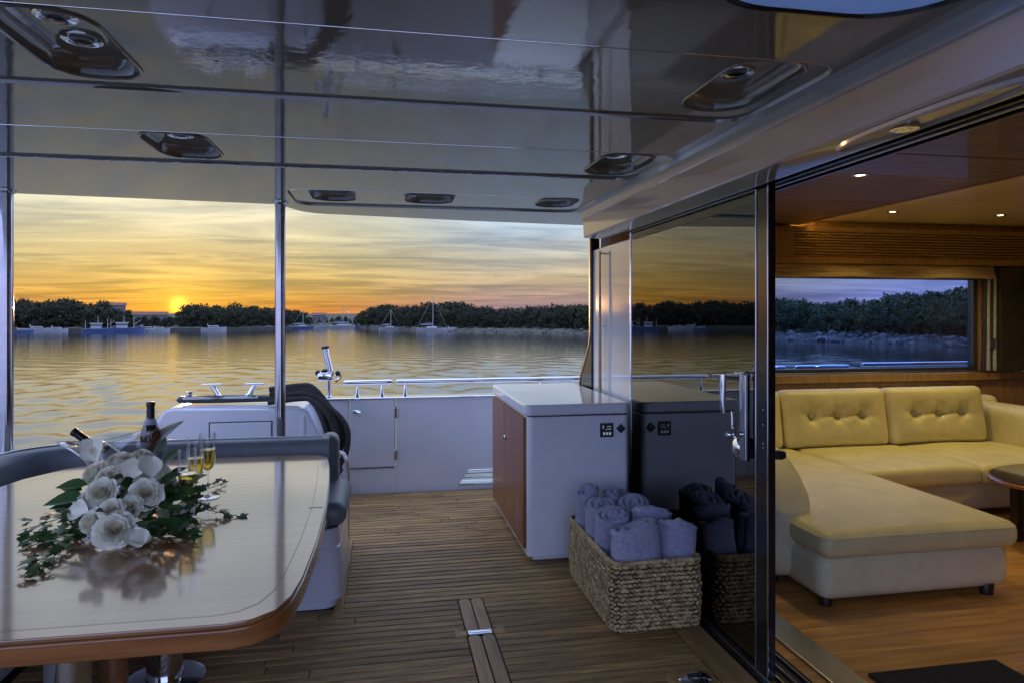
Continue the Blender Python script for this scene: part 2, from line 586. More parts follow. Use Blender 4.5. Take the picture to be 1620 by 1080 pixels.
def sea_mesh():
    """fan of water round the yacht: real wind waves near by, flattening out where they are too small to see"""
    W = np.random.default_rng(5)
    cx, cy = 0.0, 2.0
    rad = [3.2]
    while rad[-1] < 260:
        rad.append(rad[-1] * 1.0145)
    rad += [330, 450, 700, 1200, 2200, 4200]
    rad = np.array(rad)
    az = np.radians(np.concatenate([np.arange(-100, 100.01, .2), np.arange(108, 260, 8)]))
    RR, AA = np.meshgrid(rad, az, indexing='ij')
    X, Y = cx + RR * np.sin(AA), cy + RR * np.cos(AA)
    cell = np.gradient(rad)[:, None] * np.ones_like(X)
    Z = np.zeros_like(X)
    patch = .75 + .22 * np.sin(X * .031 + Y * .071 + 1.0) + .20 * np.sin(-X * .052 + Y * .043 + 2.1) + .15 * np.sin(X * .013 - Y * .11)
    lam = np.exp(W.uniform(math.log(.26), math.log(2.6), 64))
    for L_ in lam:
        a = math.radians(62) + W.normal(0, .85)
        k = 2 * math.pi / L_
        fade = np.clip(L_ / cell / 2.2 - .8, 0, 1)
        ph = k * (X * math.cos(a) + Y * math.sin(a)) + W.uniform(0, 6.28)
        Z += fade * patch * (.029 / k) * (np.sin(ph) + .25 * np.sin(2 * ph + 1.2))
    front = (np.abs((AA + math.pi) % (2 * math.pi) - math.pi) < math.radians(101)) & (RR < 265)
    Z = np.where(front, Z, 0) + WATER
    n, m = X.shape
    v = np.stack([X, Y, Z], -1).reshape(-1, 3)
    ii, jj = np.meshgrid(np.arange(n - 1), np.arange(m), indexing='ij')
    j2 = (jj + 1) % m
    f = np.stack([ii * m + jj, (ii + 1) * m + jj, (ii + 1) * m + j2, ii * m + j2], -1).reshape(-1, 4)
    me = bpy.data.meshes.new('water')
    me.vertices.add(len(v)); me.vertices.foreach_set('co', v.ravel())
    me.loops.add(len(f) * 4); me.loops.foreach_set('vertex_index', f[:, ::-1].ravel().astype(np.int32))
    me.polygons.add(len(f)); me.polygons.foreach_set('loop_start', np.arange(0, len(f) * 4, 4, dtype=np.int32))
    me.polygons.foreach_set('use_smooth', np.ones(len(f), dtype=bool))
    me.update(calc_edges=True)
    me.materials.append(MATS['sea_water'])
    o = bpy.data.objects.new('water', me); COL.objects.link(o)
    return tag(o, kind='structure')


sea_mesh()

SHORE = [(-1500, 524), (-700, 524), (-100, 524), (17, 524), (200, 523.5), (290, 523), (440, 521), (480, 518.5), (560, 518.5), (600, 521),
         (700, 524.5), (850, 527), (940, 529), (1000, 531), (1120, 535), (1225, 538), (1330, 541), (1420, 544), (1540, 550), (1650, 557), (1900, 575)]
TOPS = [(-1500, 470), (-700, 472), (-300, 468), (-100, 472), (17, 468), (60, 472), (100, 470), (130, 478), (170, 480), (215, 492), (250, 498), (282, 500), (292, 486), (310, 479), (340, 481),
        (400, 482), (440, 486), (478, 492), (490, 500), (560, 501), (580, 488), (610, 480), (680, 478), (720, 476), (760, 480), (790, 488), (815, 486), (850, 483), (900, 479), (940, 480),
        (1000, 480), (1120, 474), (1225, 469), (1262, 470), (1280, 480), (1330, 474), (1400, 471), (1440, 460), (1480, 456), (1540, 450), (1650, 444), (1900, 430)]


def interp(tab, u):
    for (a, va), (b, vb) in zip(tab, tab[1:]):
        if a <= u <= b:
            return va + (vb - va) * (u - a) / (b - a)
    return tab[-1][1]


def shore_pt(u, back=0.0):
    v = interp(SHORE, u)
    d = (EYE - WATER) * 1080 / (v - 500)
    p = pt(u, 500, d)
    dirn = Vector((p.x, p.y, 0)).normalized()
    return Vector((p.x, p.y, 0)) + dirn * back


def ground_h(back):
    return WATER + (-.25 if back <= 0 else .55 * min(back, 2) / 2 + .035 * back)


us, u = [], -1500.0
while u < 1900:
    us.append(u)
    step = 8 if u > -150 else 30
    u += step
mb = MB()
rows = []
nrand = random.Random(3)
for u in us:
    row = []
    for b in (-1.5, 0, .8, 2, 4.5, 9, 20, 45, 90):
        p = shore_pt(u, b)
        j = .22 if 0 < b < 6 else 0
        row.append((p.x, p.y, ground_h(b) + nrand.uniform(-j, j)))
    rows.append(row)
mb.grid(rows)
for f in mb.bm.faces:
    zc = sum(v.co.z for v in f.verts) / 4
    f.material_index = 0 if zc < WATER + .75 else 1
tag(mb.build('shore', ['shore_rock', 'shore_earth'], smooth=False), kind='structure')

NR = np.random.default_rng(11)


def crown_quads(n_leaf, w, h, leaf, seed, lobes=8, flat=1.0):
    """leaf quads spread over the lobes of a crown: width w, height h, base at 0"""
    R = np.random.default_rng(seed)
    c, ra = [], []
    for k in range(lobes):
        t = k / max(1, lobes - 1)
        zz = h * (.22 + .62 * t) + R.normal(0, .03) * h
        wide = w * .5 * (1 - .55 * max(0, t - .35) / .65)
        a = R.uniform(0, 6.28)
        rr = wide * R.uniform(.25, .75)
        c.append((math.cos(a) * rr, math.sin(a) * rr, zz))
        ra.append((w * R.uniform(.20, .32), w * R.uniform(.20, .32), h * R.uniform(.13, .21) * flat))
    c, ra = np.array(c), np.array(ra)
    idx = R.integers(0, lobes, n_leaf)
    dv = R.normal(size=(n_leaf, 3)); dv /= np.linalg.norm(dv, axis=1)[:, None]
    pos = c[idx] + dv * ra[idx] * R.uniform(.55, 1.12, (n_leaf, 1))
    nrm = dv + R.normal(0, .7, (n_leaf, 3)); nrm /= np.linalg.norm(nrm, axis=1)[:, None]
    t1 = np.cross(nrm, R.normal(size=(n_leaf, 3))); t1 /= np.linalg.norm(t1, axis=1)[:, None]
    t2 = np.cross(nrm, t1)
    s = leaf * R.uniform(.55, 1.35, (n_leaf, 1))
    q = np.stack([pos - t1 * s - t2 * s * .6, pos + t1 * s * .8 - t2 * s * .7, pos + t1 * s + t2 * s * .6, pos - t1 * s * .7 + t2 * s * .7], 1)
    return q


CROWNS = [crown_quads(900, 1, 1, .036, 20 + k, lobes=8 + k % 4) for k in range(8)]


def quads_mesh(name, Q):
    Q = np.asarray(Q).reshape(-1, 4, 3)
    me = bpy.data.meshes.new(name)
    me.from_pydata(Q.reshape(-1, 3).tolist(), [], np.arange(len(Q) * 4).reshape(-1, 4).tolist())
    return me


def tree_spots(u0, u1, rows, spacing, seed, jit=.35):
    R = random.Random(seed)
    out = []
    for back in rows:
        u = u0 + R.uniform(0, 6)
        while u < u1:
            p = shore_pt(u, back + R.uniform(-1.5, 1.5))
            d = math.hypot(p.x, p.y)
            dax = p.x * math.sin(PSI) + p.y * math.cos(PSI)
            ztop = EYE + (500 - interp(TOPS, min(1899, max(-1499, u)))) / 1080 * dax
            gz = ground_h(back)
            h = (ztop - gz) * (R.uniform(.78, 1.0) + (.12 if R.random() < .12 else 0)) * (.72 if back < 5 else (.9 if back < 10 else 1.0))
            if h > 1.0:
                out.append((p.x, p.y, gz, h, R))
            sp = spacing * R.uniform(.7, 1.35)
            u += sp / dax * 1080 * (1 if abs(u - 810) < 800 else .6)
    return out


def wood(name, label, u0, u1, seed, rows=(3.5, 7, 11, 16, 22), spacing=2.5, mat='foliage_far'):
    Q = []
    for x, y, z, h, R in tree_spots(u0, u1, rows, spacing, seed):
        q = CROWNS[R.randrange(8)].copy()
        w = min(h * 1.05, 5.2) * R.uniform(.8, 1.25)
        a = R.uniform(0, 6.28)
        rot = np.array([[math.cos(a), -math.sin(a), 0], [math.sin(a), math.cos(a), 0], [0, 0, 1]])
        q = (q.reshape(-1, 3) @ rot.T) * np.array([w, w, h * 1.13]) + np.array([x, y, z - h * .12])
        Q.append(q.reshape(-1, 4, 3))
    o = link(name, quads_mesh(name, np.concatenate(Q)), mat, None, smooth=False)
    return tag(o, label, 'woodland', kind='stuff')


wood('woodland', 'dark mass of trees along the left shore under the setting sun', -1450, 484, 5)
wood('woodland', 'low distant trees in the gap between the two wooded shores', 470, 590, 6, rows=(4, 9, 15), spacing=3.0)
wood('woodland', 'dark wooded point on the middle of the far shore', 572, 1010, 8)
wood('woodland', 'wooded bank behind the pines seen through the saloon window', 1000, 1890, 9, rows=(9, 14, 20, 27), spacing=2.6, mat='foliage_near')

# front row of single pines on the near bank, seen through the saloon window
pine_protos = []
for k in range(5):
    lobes = MB()
    trunk = MB()
    trunk.tube([(0, 0, -.05), (.01, 0, .2), (-.015, .01, .5), (.01, 0, .8)], [.022, .018, .013, .006], 7)
    R = random.Random(50 + k)
    for b in range(5):
        a, z0 = R.uniform(0, 6.28), R.uniform(.35, .65)
        trunk.tube([(0, 0, z0), (.12 * math.cos(a), .12 * math.sin(a), z0 + .07), (.22 * math.cos(a), .22 * math.sin(a), z0 + .16)], [.010, .007, .003], 5)
    q = crown_quads(3200, .85, .86, .018, 90 + k, lobes=14, flat=.75)
    q = q + np.array([0, 0, .14])
    pine_protos.append((trunk.mesh('trunk'), quads_mesh('crown', q)))
for tm, cm in pine_protos:
    tm.materials.append(MATS['bark']); cm.materials.append(MATS['foliage_near'])
for i, (x, y, z, h, R) in enumerate(tree_spots(1212, 1640, (4.5,), 3.4, 21)):
    tm, cm = pine_protos[i % 5]
    t = empty('pine_tree', (x, y, z - .1), ['first', 'second', 'third', 'fourth', 'fifth', 'sixth', 'seventh', 'eighth', 'ninth', 'tenth', 'eleventh', 'twelfth'][min(i, 11)] + ' green pine from the left in the front row, through the saloon window', 'tree', 'pines on the near bank')
    h = h * 1.18
    wd = R.uniform(.72, 1.25)
    h *= R.uniform(.82, 1.08)
    t.scale = (h * wd, h * wd * R.uniform(.85, 1.15), h)
    t.rotation_euler.z = R.uniform(0, 6.28)
    for nm, me in (('trunk', tm), ('crown', cm)):
        o = bpy.data.objects.new(nm, me); COL.objects.link(o); o.parent = t

# boulders along the waterline
rk = MB()
R = random.Random(17)
for u0, u1, n, back in ((1195, 1680, 330, 5.5), (640, 1000, 60, 2.0)):
    for k in range(n):
        u = R.uniform(u0, u1)
        bk_ = R.uniform(-.3, back) if R.random() < .75 else R.uniform(-.5, .5)
        p = shore_pt(u, bk_)
        sz = (.08 + .5 * R.random() ** 3) * (1.0 if u > 1100 else .8)
        tmp = bmesh.new()
        bmesh.ops.create_icosphere(tmp, subdivisions=1, radius=1)
        for v in tmp.verts:
            v.co = Vector((v.co.x * R.uniform(.8, 1.5), v.co.y * R.uniform(.8, 1.3), v.co.z * R.uniform(.5, .9))) * sz
        rk.merge(tmp, 0, Matrix.Translation((p.x, p.y, ground_h(bk_) + sz * .15)) @ Matrix.Rotation(R.uniform(0, 6), 4, 'Z'))
tag(rk.build('shore_rocks', 'loose_rock', smooth=False), 'pale boulders scattered along the waterline of the near bank', 'rocks', kind='stuff')

# ================================================================== THE SETTING: yacht decks, roof, saloon shell
DECK_Y1 = 5.72
mb = MB()
mb.box(-3.0, 1.5, -.6, 5.9, -.30, -.006)
deck = tag(mb.build('deck', 'caulk', smooth=False), kind='structure')
# hull below the deck edge
mb = MB()
mb.box(-2.9, 8.2, -1.05, 5.95, -2.2, -.31, .05)
tag(mb.build('hull', 'gelcoat'), kind='structure')

PW, GAP = .0580, .0098


def plank_mesh(x0, x1, w=PW - GAP, t=.012, bev=.0012):
    m = MB(); m.box(x0, x1, -w / 2, w / 2, -t, 0, bev, 1)
    me = m.mesh('plank'); me.materials.append(MATS['teak_deck'])
    return me


KX0, KX1 = .372, .492                     # pair of king planks over the hatch
y = .62
i = 0
bt = random.Random(2)
while y < DECK_Y1 - .03:
    spans = ((-1.46 if y > 1.2 else -2.6, KX0 - .004), (KX1 + .004, 1.318)) if y < 3.47 else ((-.20, 1.318),) if y < 4.55 else ((-.62, 1.318),)
    for a0, b0 in spans:
        xs = [a0]
        while b0 - xs[-1] > 1.75:
            nx = xs[-1] + bt.uniform(.6, 1.5)
            if b0 - nx < .25:
                break
            xs.append(nx)
        xs.append(b0)
        for xa, xb in zip(xs, xs[1:]):
            mid = (xa + xb) / 2
            hw = (xb - xa) / 2 - .0025
            o = bpy.data.objects.new('plank', plank_mesh(-hw, hw)); COL.objects.link(o); o.parent = deck
            o.location = (mid, y, bt.uniform(-.0010, .0010))
    y += PW
# king planks with a rounded end, and the margin board along the door
for x0, x1 in ((KX0, (KX0 + KX1) / 2 - .003), ((KX0 + KX1) / 2 + .003, KX1)):
    for y0, y1 in ((.62, 3.085), (3.135, 3.49)):
        m = MB()
        poly = [(x0, y0), (x1, y0), (x1, y1 - .02), (x1 - .012, y1), (x0 + .012, y1), (x0, y1 - .02)]
        m.prism(poly, -.012, .0012, .0012, 1)
        m.build('plank', 'teak_trim', deck, angle=30)
m = MB(); m.box(1.323, 1.455, -.8, 5.0, -.012, .0012, .0012, 1); m.build('margin_board', 'teak_trim', deck, angle=30)
m = MB(); m.box(-.245, -.20, 3.40, 4.55, -.012, .0016, .002, 1); m.build('margin_board', 'teak_trim', deck, angle=30)
for k, pl in enumerate(([(.318, 3.075), (.372, 3.09), (.372, 3.13), (.318, 3.145)], [(.492, 3.09), (.546, 3.075), (.546, 3.145), (.492, 3.13)])):
    m = MB(); m.prism(pl, -.012, .0035, .001, 1); m.build('bow_tie_inlay', 'teak_trim', deck, angle=30)

# hatch latch and deck filler
latch = empty('hatch_latch', (.432, 3.11, .0), 'small silver latch plate set in the teak deck hatch', 'latch')
m = MB(); m.box(-.055, .055, -.019, .019, -.004, .0045, .002, 2); m.build('plate', 'aluminium', latch)
m = MB(); m.tube([(-.034, 0, .0065), (.034, 0, .0065)], .0035, 8); m.build('pull_ring', 'chrome', latch)
m = MB(); m.lathe([(.0035, .004), (.0035, .006), (.001, .0065)], (-.045, .0, 0), 8); m.build('screw', 'steel', latch)
fil = empty('deck_filler', (1.205, 2.545, .0), 'round chrome deck fitting on a teak ring beside the saloon door', 'deck fitting')
m = MB(); m.lathe([(.0, -.01), (.098, -.01), (.098, .002), (.094, .0035), (.0, .0035)], (0, 0, 0), 40, caps=False); m.build('teak_ring', 'teak_trim', fil)
m = MB(); m.lathe([(.056, .003), (.056, .010), (.048, .016), (.02, .019), (.0, .019)], (.012, .0, 0), 32, caps=False, sx=1.2); m.build('lid', 'chrome', fil)
m = MB(); m.box(-.02, .044, -.006, .006, .018, .026, .003, 2); m.build('grip', 'black_plastic', fil)

# ---- hardtop ceiling
CZ = 2.14
EDGE = [(-3.0, -.12), (1.33, -.12), (1.33, 4.40), (1.55, 4.40), (1.60, 5.03), (.6, 4.93), (-.30, 4.79)]
for k in range(7):                       # rounded inner corner by the steel post
    a = math.radians(100 + 70 * k / 6)
    EDGE.append((-.34 + .24 * math.cos(a), 4.55 + .235 * math.sin(a)))
EDGE += [(-.66, 4.42), (-1.3, 4.36), (-3.0, 4.22)]
STRIPS = [(1.68, 2.265), (2.755, 3.32), (3.865, 4.43)]
strip_polys = [rrect(-2.75 if k < 2 else -.53, 1.255, a, b, .10, 8) for k, (a, b) in enumerate(STRIPS)]
SKYL = rrect(.64, 1.235, .20, 1.395, .20, 8)
roof = holed_sheet(EDGE, strip_polys + [SKYL], CZ, 'hardtop', 'ceiling_gelcoat', None)
tag(roof, kind='structure')
m = MB()
poly = EDGE
m.bm.free()
holed_sheet(EDGE, [SKYL], CZ + .16, 'roof_shell', 'gelcoat', roof)
sl = empty('skylight', (.95, .72, CZ), 'pale blue skylight with a rounded corner in the ceiling at the top edge', 'skylight')
m = MB(); wall_strip(m, [(x - .95, y - .72) for x, y in SKYL], -.002, .16, .0); m.build('coaming', 'gelcoat', sl)
m = MB(); so_ = [(x - .95, y - .72) for x, y in SKYL]
m.grid([[(x * 1.03, y * 1.012, -.001) for x, y in so_], [(x * 1.02, y * 1.008, -.008) for x, y in so_], [(x, y, -.008) for x, y in so_], [(x * .99, y * .995, .0) for x, y in so_]], 0, False, True); m.build('bezel', 'black_frame', sl)
m = MB(); m.prism([(x * .999, y * .999) for x, y in so_], .10, .112); m.build('pane', 'skylight_glass', sl, smooth=False)
m = MB()                                  # rounded outer lip
vs = [[(x, y, CZ) for x, y in EDGE[3:]], [(x, y + .012, CZ + .006) for x, y in EDGE[3:]], [(x, y + .018, CZ + .03) for x, y in EDGE[3:]], [(x, y + .018, CZ + .16) for x, y in EDGE[3:]]]
m.grid(vs); m.build('roof_edge', 'gelcoat', roof)

PODS = {0: [(-.92, -.68, 1.72, 2.19), (.955, 1.19, 1.70, 2.16)],
        1: [(-.94, -.69, 2.80, 3.23), (.945, 1.19, 2.81, 3.24)],
        2: [(-.42, -.165, 3.92, 4.27), (.12, .41, 3.92, 4.26), (.93, 1.165, 3.93, 4.27)]}
pod_label = {(0, 0): 'large recessed twin spotlight in the ceiling at the upper left corner',
             (0, 1): 'large recessed single spotlight in the ceiling near the saloon header',
             (1, 0): 'recessed ceiling spotlight in the second panel strip, left of the centre post',
             (1, 1): 'recessed ceiling spotlight against the white header beam above the cabinet',
             (2, 0): 'small recessed ceiling spotlight just right of the centre post',
             (2, 1): 'small recessed ceiling spotlight in the middle of the far roof edge',
             (2, 2): 'small recessed ceiling spotlight above the white cabinet near the far roof edge'}
PZ = CZ + .011
for si, (spoly, (ya, yb)) in enumerate(zip(strip_polys, STRIPS)):
    # stepped rim of the strip, then the strip itself with a hole for each lamp
    m = MB()
    top = wall_strip(m, spoly, CZ, CZ + .011, .006)
    m.build('strip_rim', 'ceiling_gelcoat', roof)
    nb = [p for p in spoly if p[1] < ya + .05]
    nb = sorted(nb, key=lambda p: p[0])
    m = MB(); m.tube([(x, y, CZ + .0005) for x, y in nb], .0022, 6); m.build('highlight_bead', 'steel', roof)  # added bead; its steel stands in for the bright highlight along the edge
    holes = [rrect(*p, .105, 10) for p in PODS[si]]
    strip = holed_sheet(top, holes, PZ, 'ceiling_panel', 'ceiling_gelcoat', roof)
    for pi, p in enumerate(PODS[si]):
        f = empty('ceiling_spotlight', ((p[0] + p[1]) / 2, (p[2] + p[3]) / 2, PZ), pod_label[(si, pi)], 'ceiling light', 'spotlights recessed in the hardtop')
        lx, ly = (p[0] + p[1]) / 2, (p[2] + p[3]) / 2
        outl = [(x - lx, y - ly) for x, y in holes[pi]]
        mm = MB()
        mm.grid([[(x * 1.05, y * 1.03, -.001) for x, y in outl], [(x * 1.03, y * 1.015, -.006) for x, y in outl], [(x * .985, y * .99, -.004) for x, y in outl], [(x * .985, y * .99, .004) for x, y in outl]], 0, False, True)
        mm.build('bezel', 'ceiling_gelcoat', f)
        mm = MB()
        rings = []
        for ins, zz in ((0, .001), (.003, .016), (.010, .030), (.024, .041), (.046, .047), (.060, .048)):
            rings.append([(x * (1 - ins / .115), y * (1 - ins / .20), zz) for x, y in outl])
        gv = mm.grid(rings, 0, False, True)
        mm.bm.faces.new(gv[-1])
        mm.build('recess', 'ceiling_gelcoat', f, angle=60)
        lamps = [(.0, -.085), (.0, .065)] if (si, pi) == (0, 0) else ([(-.01, .0)] if si != 2 else [(0, .0)])
        for (ax, ay) in lamps:
            mm = MB()
            mm.lathe([(.030, .0), (.036, -.004), (.050, -.006), (.053, -.001), (.053, .004)], (ax, ay, .046), 28, caps=False)
            ring = mm.build('lamp_ring', 'steel', f)
            mm = MB()
            mm.lathe([(0, .004), (.018, .003), (.031, -.001)], (ax, ay, .044), 24, caps=False)
            mm.build('lens', 'black_frame', ring)

# ---- header beam above the sliding door
BY0, BY1 = -.12, 4.38
m = MB()
prof = [(1.255, CZ + .002), (1.275, CZ - .012), (1.285, CZ - .035), (1.292, CZ - .05), (1.30, 2.085), (1.305, 1.975), (1.312, 1.968), (1.325, 1.966), (1.45, 1.966), (1.45, 2.0)]
m.grid([[(x, BY0, z) for x, z in prof], [(x, BY1, z) for x, z in prof]])
vv = [m.bm.verts.new((x, BY1, z)) for x, z in prof] + [m.bm.verts.new((1.45, BY1, CZ + .002))]
m.bm.faces.new(vv)
beam = tag(m.build('header_beam', 'beam_gelcoat', angle=25), kind='structure')
m = MB(); m.box(1.3035, 1.3065, 3.20, 3.204, 1.978, 2.080); m.build('seam', 'window_frame', beam, smooth=False)
# downlight in the underside of the header
f = empty('ceiling_spotlight', (1.375, 1.55, 1.966), 'oval lamp pod under the header beam right above the open doorway', 'ceiling light')
ov = [(.060 * math.cos(a), .34 * math.sin(a)) for a in [2 * math.pi * k / 40 for k in range(40)]]
m = MB()
m.grid([[(x, y, .0) for x, y in ov], [(x * .95, y * .985, -.010) for x, y in ov], [(x * .78, y * .95, -.014) for x, y in ov], [(x * .70, y * .93, -.006) for x, y in ov]], 0, False, True)
m.bm.faces.new([m.bm.verts.new((x * .70, y * .93, -.006)) for x, y in ov])
m.build('housing', 'gelcoat', f)
m = MB(); m.lathe([(.034, -.006), (.036, -.016), (.026, -.018), (.0, -.012)], (0, .06, 0), 24, caps=False); m.build('lens', 'chrome', f)

# ---- saloon shell
SX = 1.5
m = MB(); m.box(1.66, 7.6, -.9, 4.8, -.3, -.002); m.box(1.86, 7.6, 4.8, 5.5, -.3, -.002); tag(m.build('saloon_floor_base', 'caulk', smooth=False), kind='structure')
sf = bpy.data.objects['saloon_floor_base']; sf.name = 'saloon_floor'
fy, k = -.9, 0
while fy < 5.4:
    fx = 1.66 - (0 if k % 2 else .55)
    while fx < 7.6:
        a, b = max(1.66 if fy < 4.6 else 1.88, fx), min(7.6, fx + 1.25)
        if b - a > .05:
            mm = MB(); mm.box(a + .0006, b - .0006, fy + .0006, min(5.4, fy + .125) - .0006, -.001, .010, .0006, 1)
            mm.build('floor_board', 'salon_floor_wood', sf, smooth=False)
        fx += 1.25
    fy += .125; k += 1

WALL_Y = 5.40
m = MB()
for (x0, x1, z0, z1) in ((1.82, 7.6, .0, .93), (1.82, 7.6, 1.80, 2.4), (1.82, 2.05, .93, 1.80), (5.40, 5.86, .93, 1.80)):
    m.box(x0, x1, WALL_Y, WALL_Y + .10, z0, z1)
sw = tag(m.build('saloon_wall', 'salon_wood', smooth=False), kind='structure')
m = MB(); m.box(7.6, 7.7, -.9, 5.5, 0, 2.4); tag(m.build('saloon_end_wall', 'salon_wood', smooth=False), kind='structure')
m = MB(); m.box(1.52, 7.7, -1.0, -.9, 0, 2.4); tag(m.build('saloon_near_wall', 'salon_wood', smooth=False), kind='structure')
m = MB(); m.prism([(1.56, 4.80), (1.60, 4.79), (1.86, 5.40), (1.82, 5.42)], 0, 2.3); tag(m.build('cabin_corner', 'gelcoat', smooth=False), kind='structure')
# wainscot of upright boards below the window, wide moulding and sill
x = 1.90
wm = MB(); wm.box(0, .058, -.014, 0, .30, .86, .002, 1); wme = wm.mesh('wainscot_board'); wme.materials.append(MATS['salon_wood'])
while x < 7.4:
    o = bpy.data.objects.new('wainscot_board', wme); COL.objects.link(o); o.parent = sw; o.location = (x, WALL_Y, 0)
    x += .0595
m = MB(); m.box(1.84, 7.55, WALL_Y - .045, WALL_Y - .001, .868, .938, .006, 2); m.build('sill_moulding', 'salon_wood', sw)
m = MB(); m.box(1.84, 7.55, WALL_Y - .030, WALL_Y + .05, .941, .956, .003, 1); m.build('sill_trim', 'aluminium', sw)
# ceilings: dark timber by the door, pale panels beyond a lit cove
CS = 2.24
sc_ = MB(); sc_.box(1.47, 7.7, -1.0, 4.8, CS + .05, CS + .15); sc_.box(1.84, 7.7, 4.8, 5.5, CS + .05, CS + .15)
sce = tag(sc_.build('saloon_ceiling', 'window_frame', smooth=False), kind='structure')
cy_, cuts = -.95, [-.95, .35, 1.62, 2.92, 4.22, 5.39]
for a, b in zip(cuts, cuts[1:]):
    m = MB(); m.box(1.52 if b < 4.8 else 1.86, 3.50, a + .006, b - .006, CS, CS + .04, .004, 1); m.build('ceiling_panel', 'salon_ceiling_wood', sce)
    m = MB(); m.box(3.53, 7.6, a + .004, b - .004, CS + .035, CS + .048, .002, 1); m.build('ceiling_panel', 'salon_ceiling_pale', sce)
m = MB(); m.box(3.502, 3.545, -.95, 5.38, CS - .004, CS + .012); m.build('cove_lip', 'salon_wood', sce, smooth=False)
m = MB(); m.box(3.512, 3.540, -.95, 5.38, CS + .0125, CS + .020); m.build('cove_strip', 'cove_lit', sce, smooth=False)
# door-side header and threshold of the saloon opening
m = MB(); m.box(1.455, 1.66, BY0, 4.05, 1.985, 2.30, .004, 1); m.build('track_housing', 'black_frame', beam)
for k in range(4):
    m = MB(); m.box(1.466 + k * .046, 1.482 + k * .046, BY0, 4.02, 1.972, 1.986, .003, 1); m.build('door_track', 'aluminium' if k % 2 == 0 else 'black_frame', beam)
m = MB(); m.box(1.47, 1.72, -.8, 4.05, -.02, .006, .003, 1)
th = tag(m.build('threshold', 'black_frame'), kind='structure')
for k in range(4):
    m = MB(); m.box(1.482 + k * .05, 1.490 + k * .05, -.8, 4.02, .0, .018, .002, 1); m.build('floor_track', 'aluminium' if k != 1 else 'steel', th)
m = MB(); m.box(1.715, 1.86, -.8, 4.05, -.01, .024, .008, 2); m.build('sill_plate', 'aluminium', th)

# saloon lamps (the lit downlights of the photograph)
def downlight(x, y, z, label, power, lit=True):
    f = empty('downlight', (x, y, z), label, 'downlight', 'saloon downlights')
    m = MB(); m.lathe([(.026, .0), (.030, -.006), (.042, -.006), (.046, .0)], (0, 0, 0), 24, caps=False); m.build('trim_ring', 'steel', f)
    m = MB(); m.lathe([(.0, -.002), (.026, -.002)], (0, 0, 0), 20, caps=False); m.build('lens', 'lamp_lit', f)
    ld = bpy.data.lights.new('downlight_lamp', 'SPOT')
    ld.energy, ld.color, ld.spot_size, ld.spot_blend, ld.shadow_soft_size = power * .74, (1, .77, .30), math.radians(120), .9, .03
    lo = bpy.data.objects.new('downlight_lamp', ld); COL.objects.link(lo); lo.parent = f; lo.location = (0, 0, -.02)


downlight(2.62, 3.40, CS, 'lit downlight in the dark timber saloon ceiling nearest the doorway', 14)
downlight(2.35, 4.55, CS, 'lit downlight peeping past the door post under the timber ceiling', 14)
downlight(3.95, 4.75, CS + .034, 'lit downlight in the pale saloon ceiling left of its neighbour', 20)
downlight(4.95, 4.75, CS + .034, 'lit downlight in the pale saloon ceiling at the right edge', 20)
downlight(4.60, 2.6, CS + .034, 'lit downlight further inside the saloon above the coffee table', 20)

# ================================================================== COCKPIT FITTINGS
# ---- bulwark with boarding gate
bw = empty('bulwark', (.6, DECK_Y1, 0), 'white moulded side wall of the cockpit with a boarding gate', 'bulwark')
def at_bw(o):
    o.location = -Vector(bw.location); return o
m = MB()
m.box(.098, 1.52, DECK_Y1 + .0005, DECK_Y1 + .1395, .1575, .772)
m.box(.098, .615, DECK_Y1 + .0005, DECK_Y1 + .1395, -.02, .1575)
m.box(.945, 1.52, DECK_Y1 + .0005, DECK_Y1 + .1395, -.02, .1575)
m.box(.615, .945, DECK_Y1 + .001, DECK_Y1 + .139, -.02, .042)
m.prism([(.6155, .0425), (.69, .1572), (.6155, .1572)], 0, .138, .0, mat=Matrix.Translation((0, DECK_Y1 + .139, 0)) @ Matrix.Rotation(math.pi / 2, 4, 'X'))
m.box(-.60, -.283, DECK_Y1, DECK_Y1 + .14, -.02, .772, .012, 2)
m.box(-.2835, .0985, DECK_Y1 + .002, DECK_Y1 + .138, -.02, .203, .004, 1)
at_bw(m.build('panel', 'gelcoat', bw))
m = MB(); m.box(1.52, 8.1, DECK_Y1, DECK_Y1 + .14, -.3, .772, .012, 2); at_bw(m.build('side_deck_panel', 'gelcoat', bw))
m = MB(); m.box(-.278, .086, DECK_Y1 - .004, DECK_Y1 + .13, .212, .772, .008, 2)
gate = at_bw(m.build('gate', 'gelcoat', bw))
for zz in (.31, .66):
    m = MB(); m.tube([(.093, DECK_Y1 - .006, zz - .045), (.093, DECK_Y1 - .006, zz + .045)], .0085, 8); m.box(.075, .115, DECK_Y1 - .008, DECK_Y1 - .002, zz - .035, zz + .035, .002, 1)
    m.build('hinge', 'steel', gate)
m = MB(); m.box(.087, .0905, DECK_Y1 - .003, DECK_Y1 + .001, .21, .772); m.build('seal', 'black_plastic', gate, smooth=False)
m = MB(); m.box(-.278, .086, DECK_Y1 - .003, DECK_Y1 + .001, .2045, .209); m.build('seal', 'black_plastic', gate, smooth=False)
m = MB(); m.box(-.25, -.20, DECK_Y1 - .012, DECK_Y1 - .003, .66, .685, .003, 1); m.tube([(-.225, DECK_Y1 - .01, .672), (-.225, DECK_Y1 - .045, .672), (-.19, DECK_Y1 - .05, .672)], .008, 8)
m.build('latch', 'chrome', gate)
m = MB(); m.box(-.60, 8.1, DECK_Y1 - .012, DECK_Y1 + .15, .774, .786, .004, 1); at_bw(m.build('cap_strip', 'steel', bw))
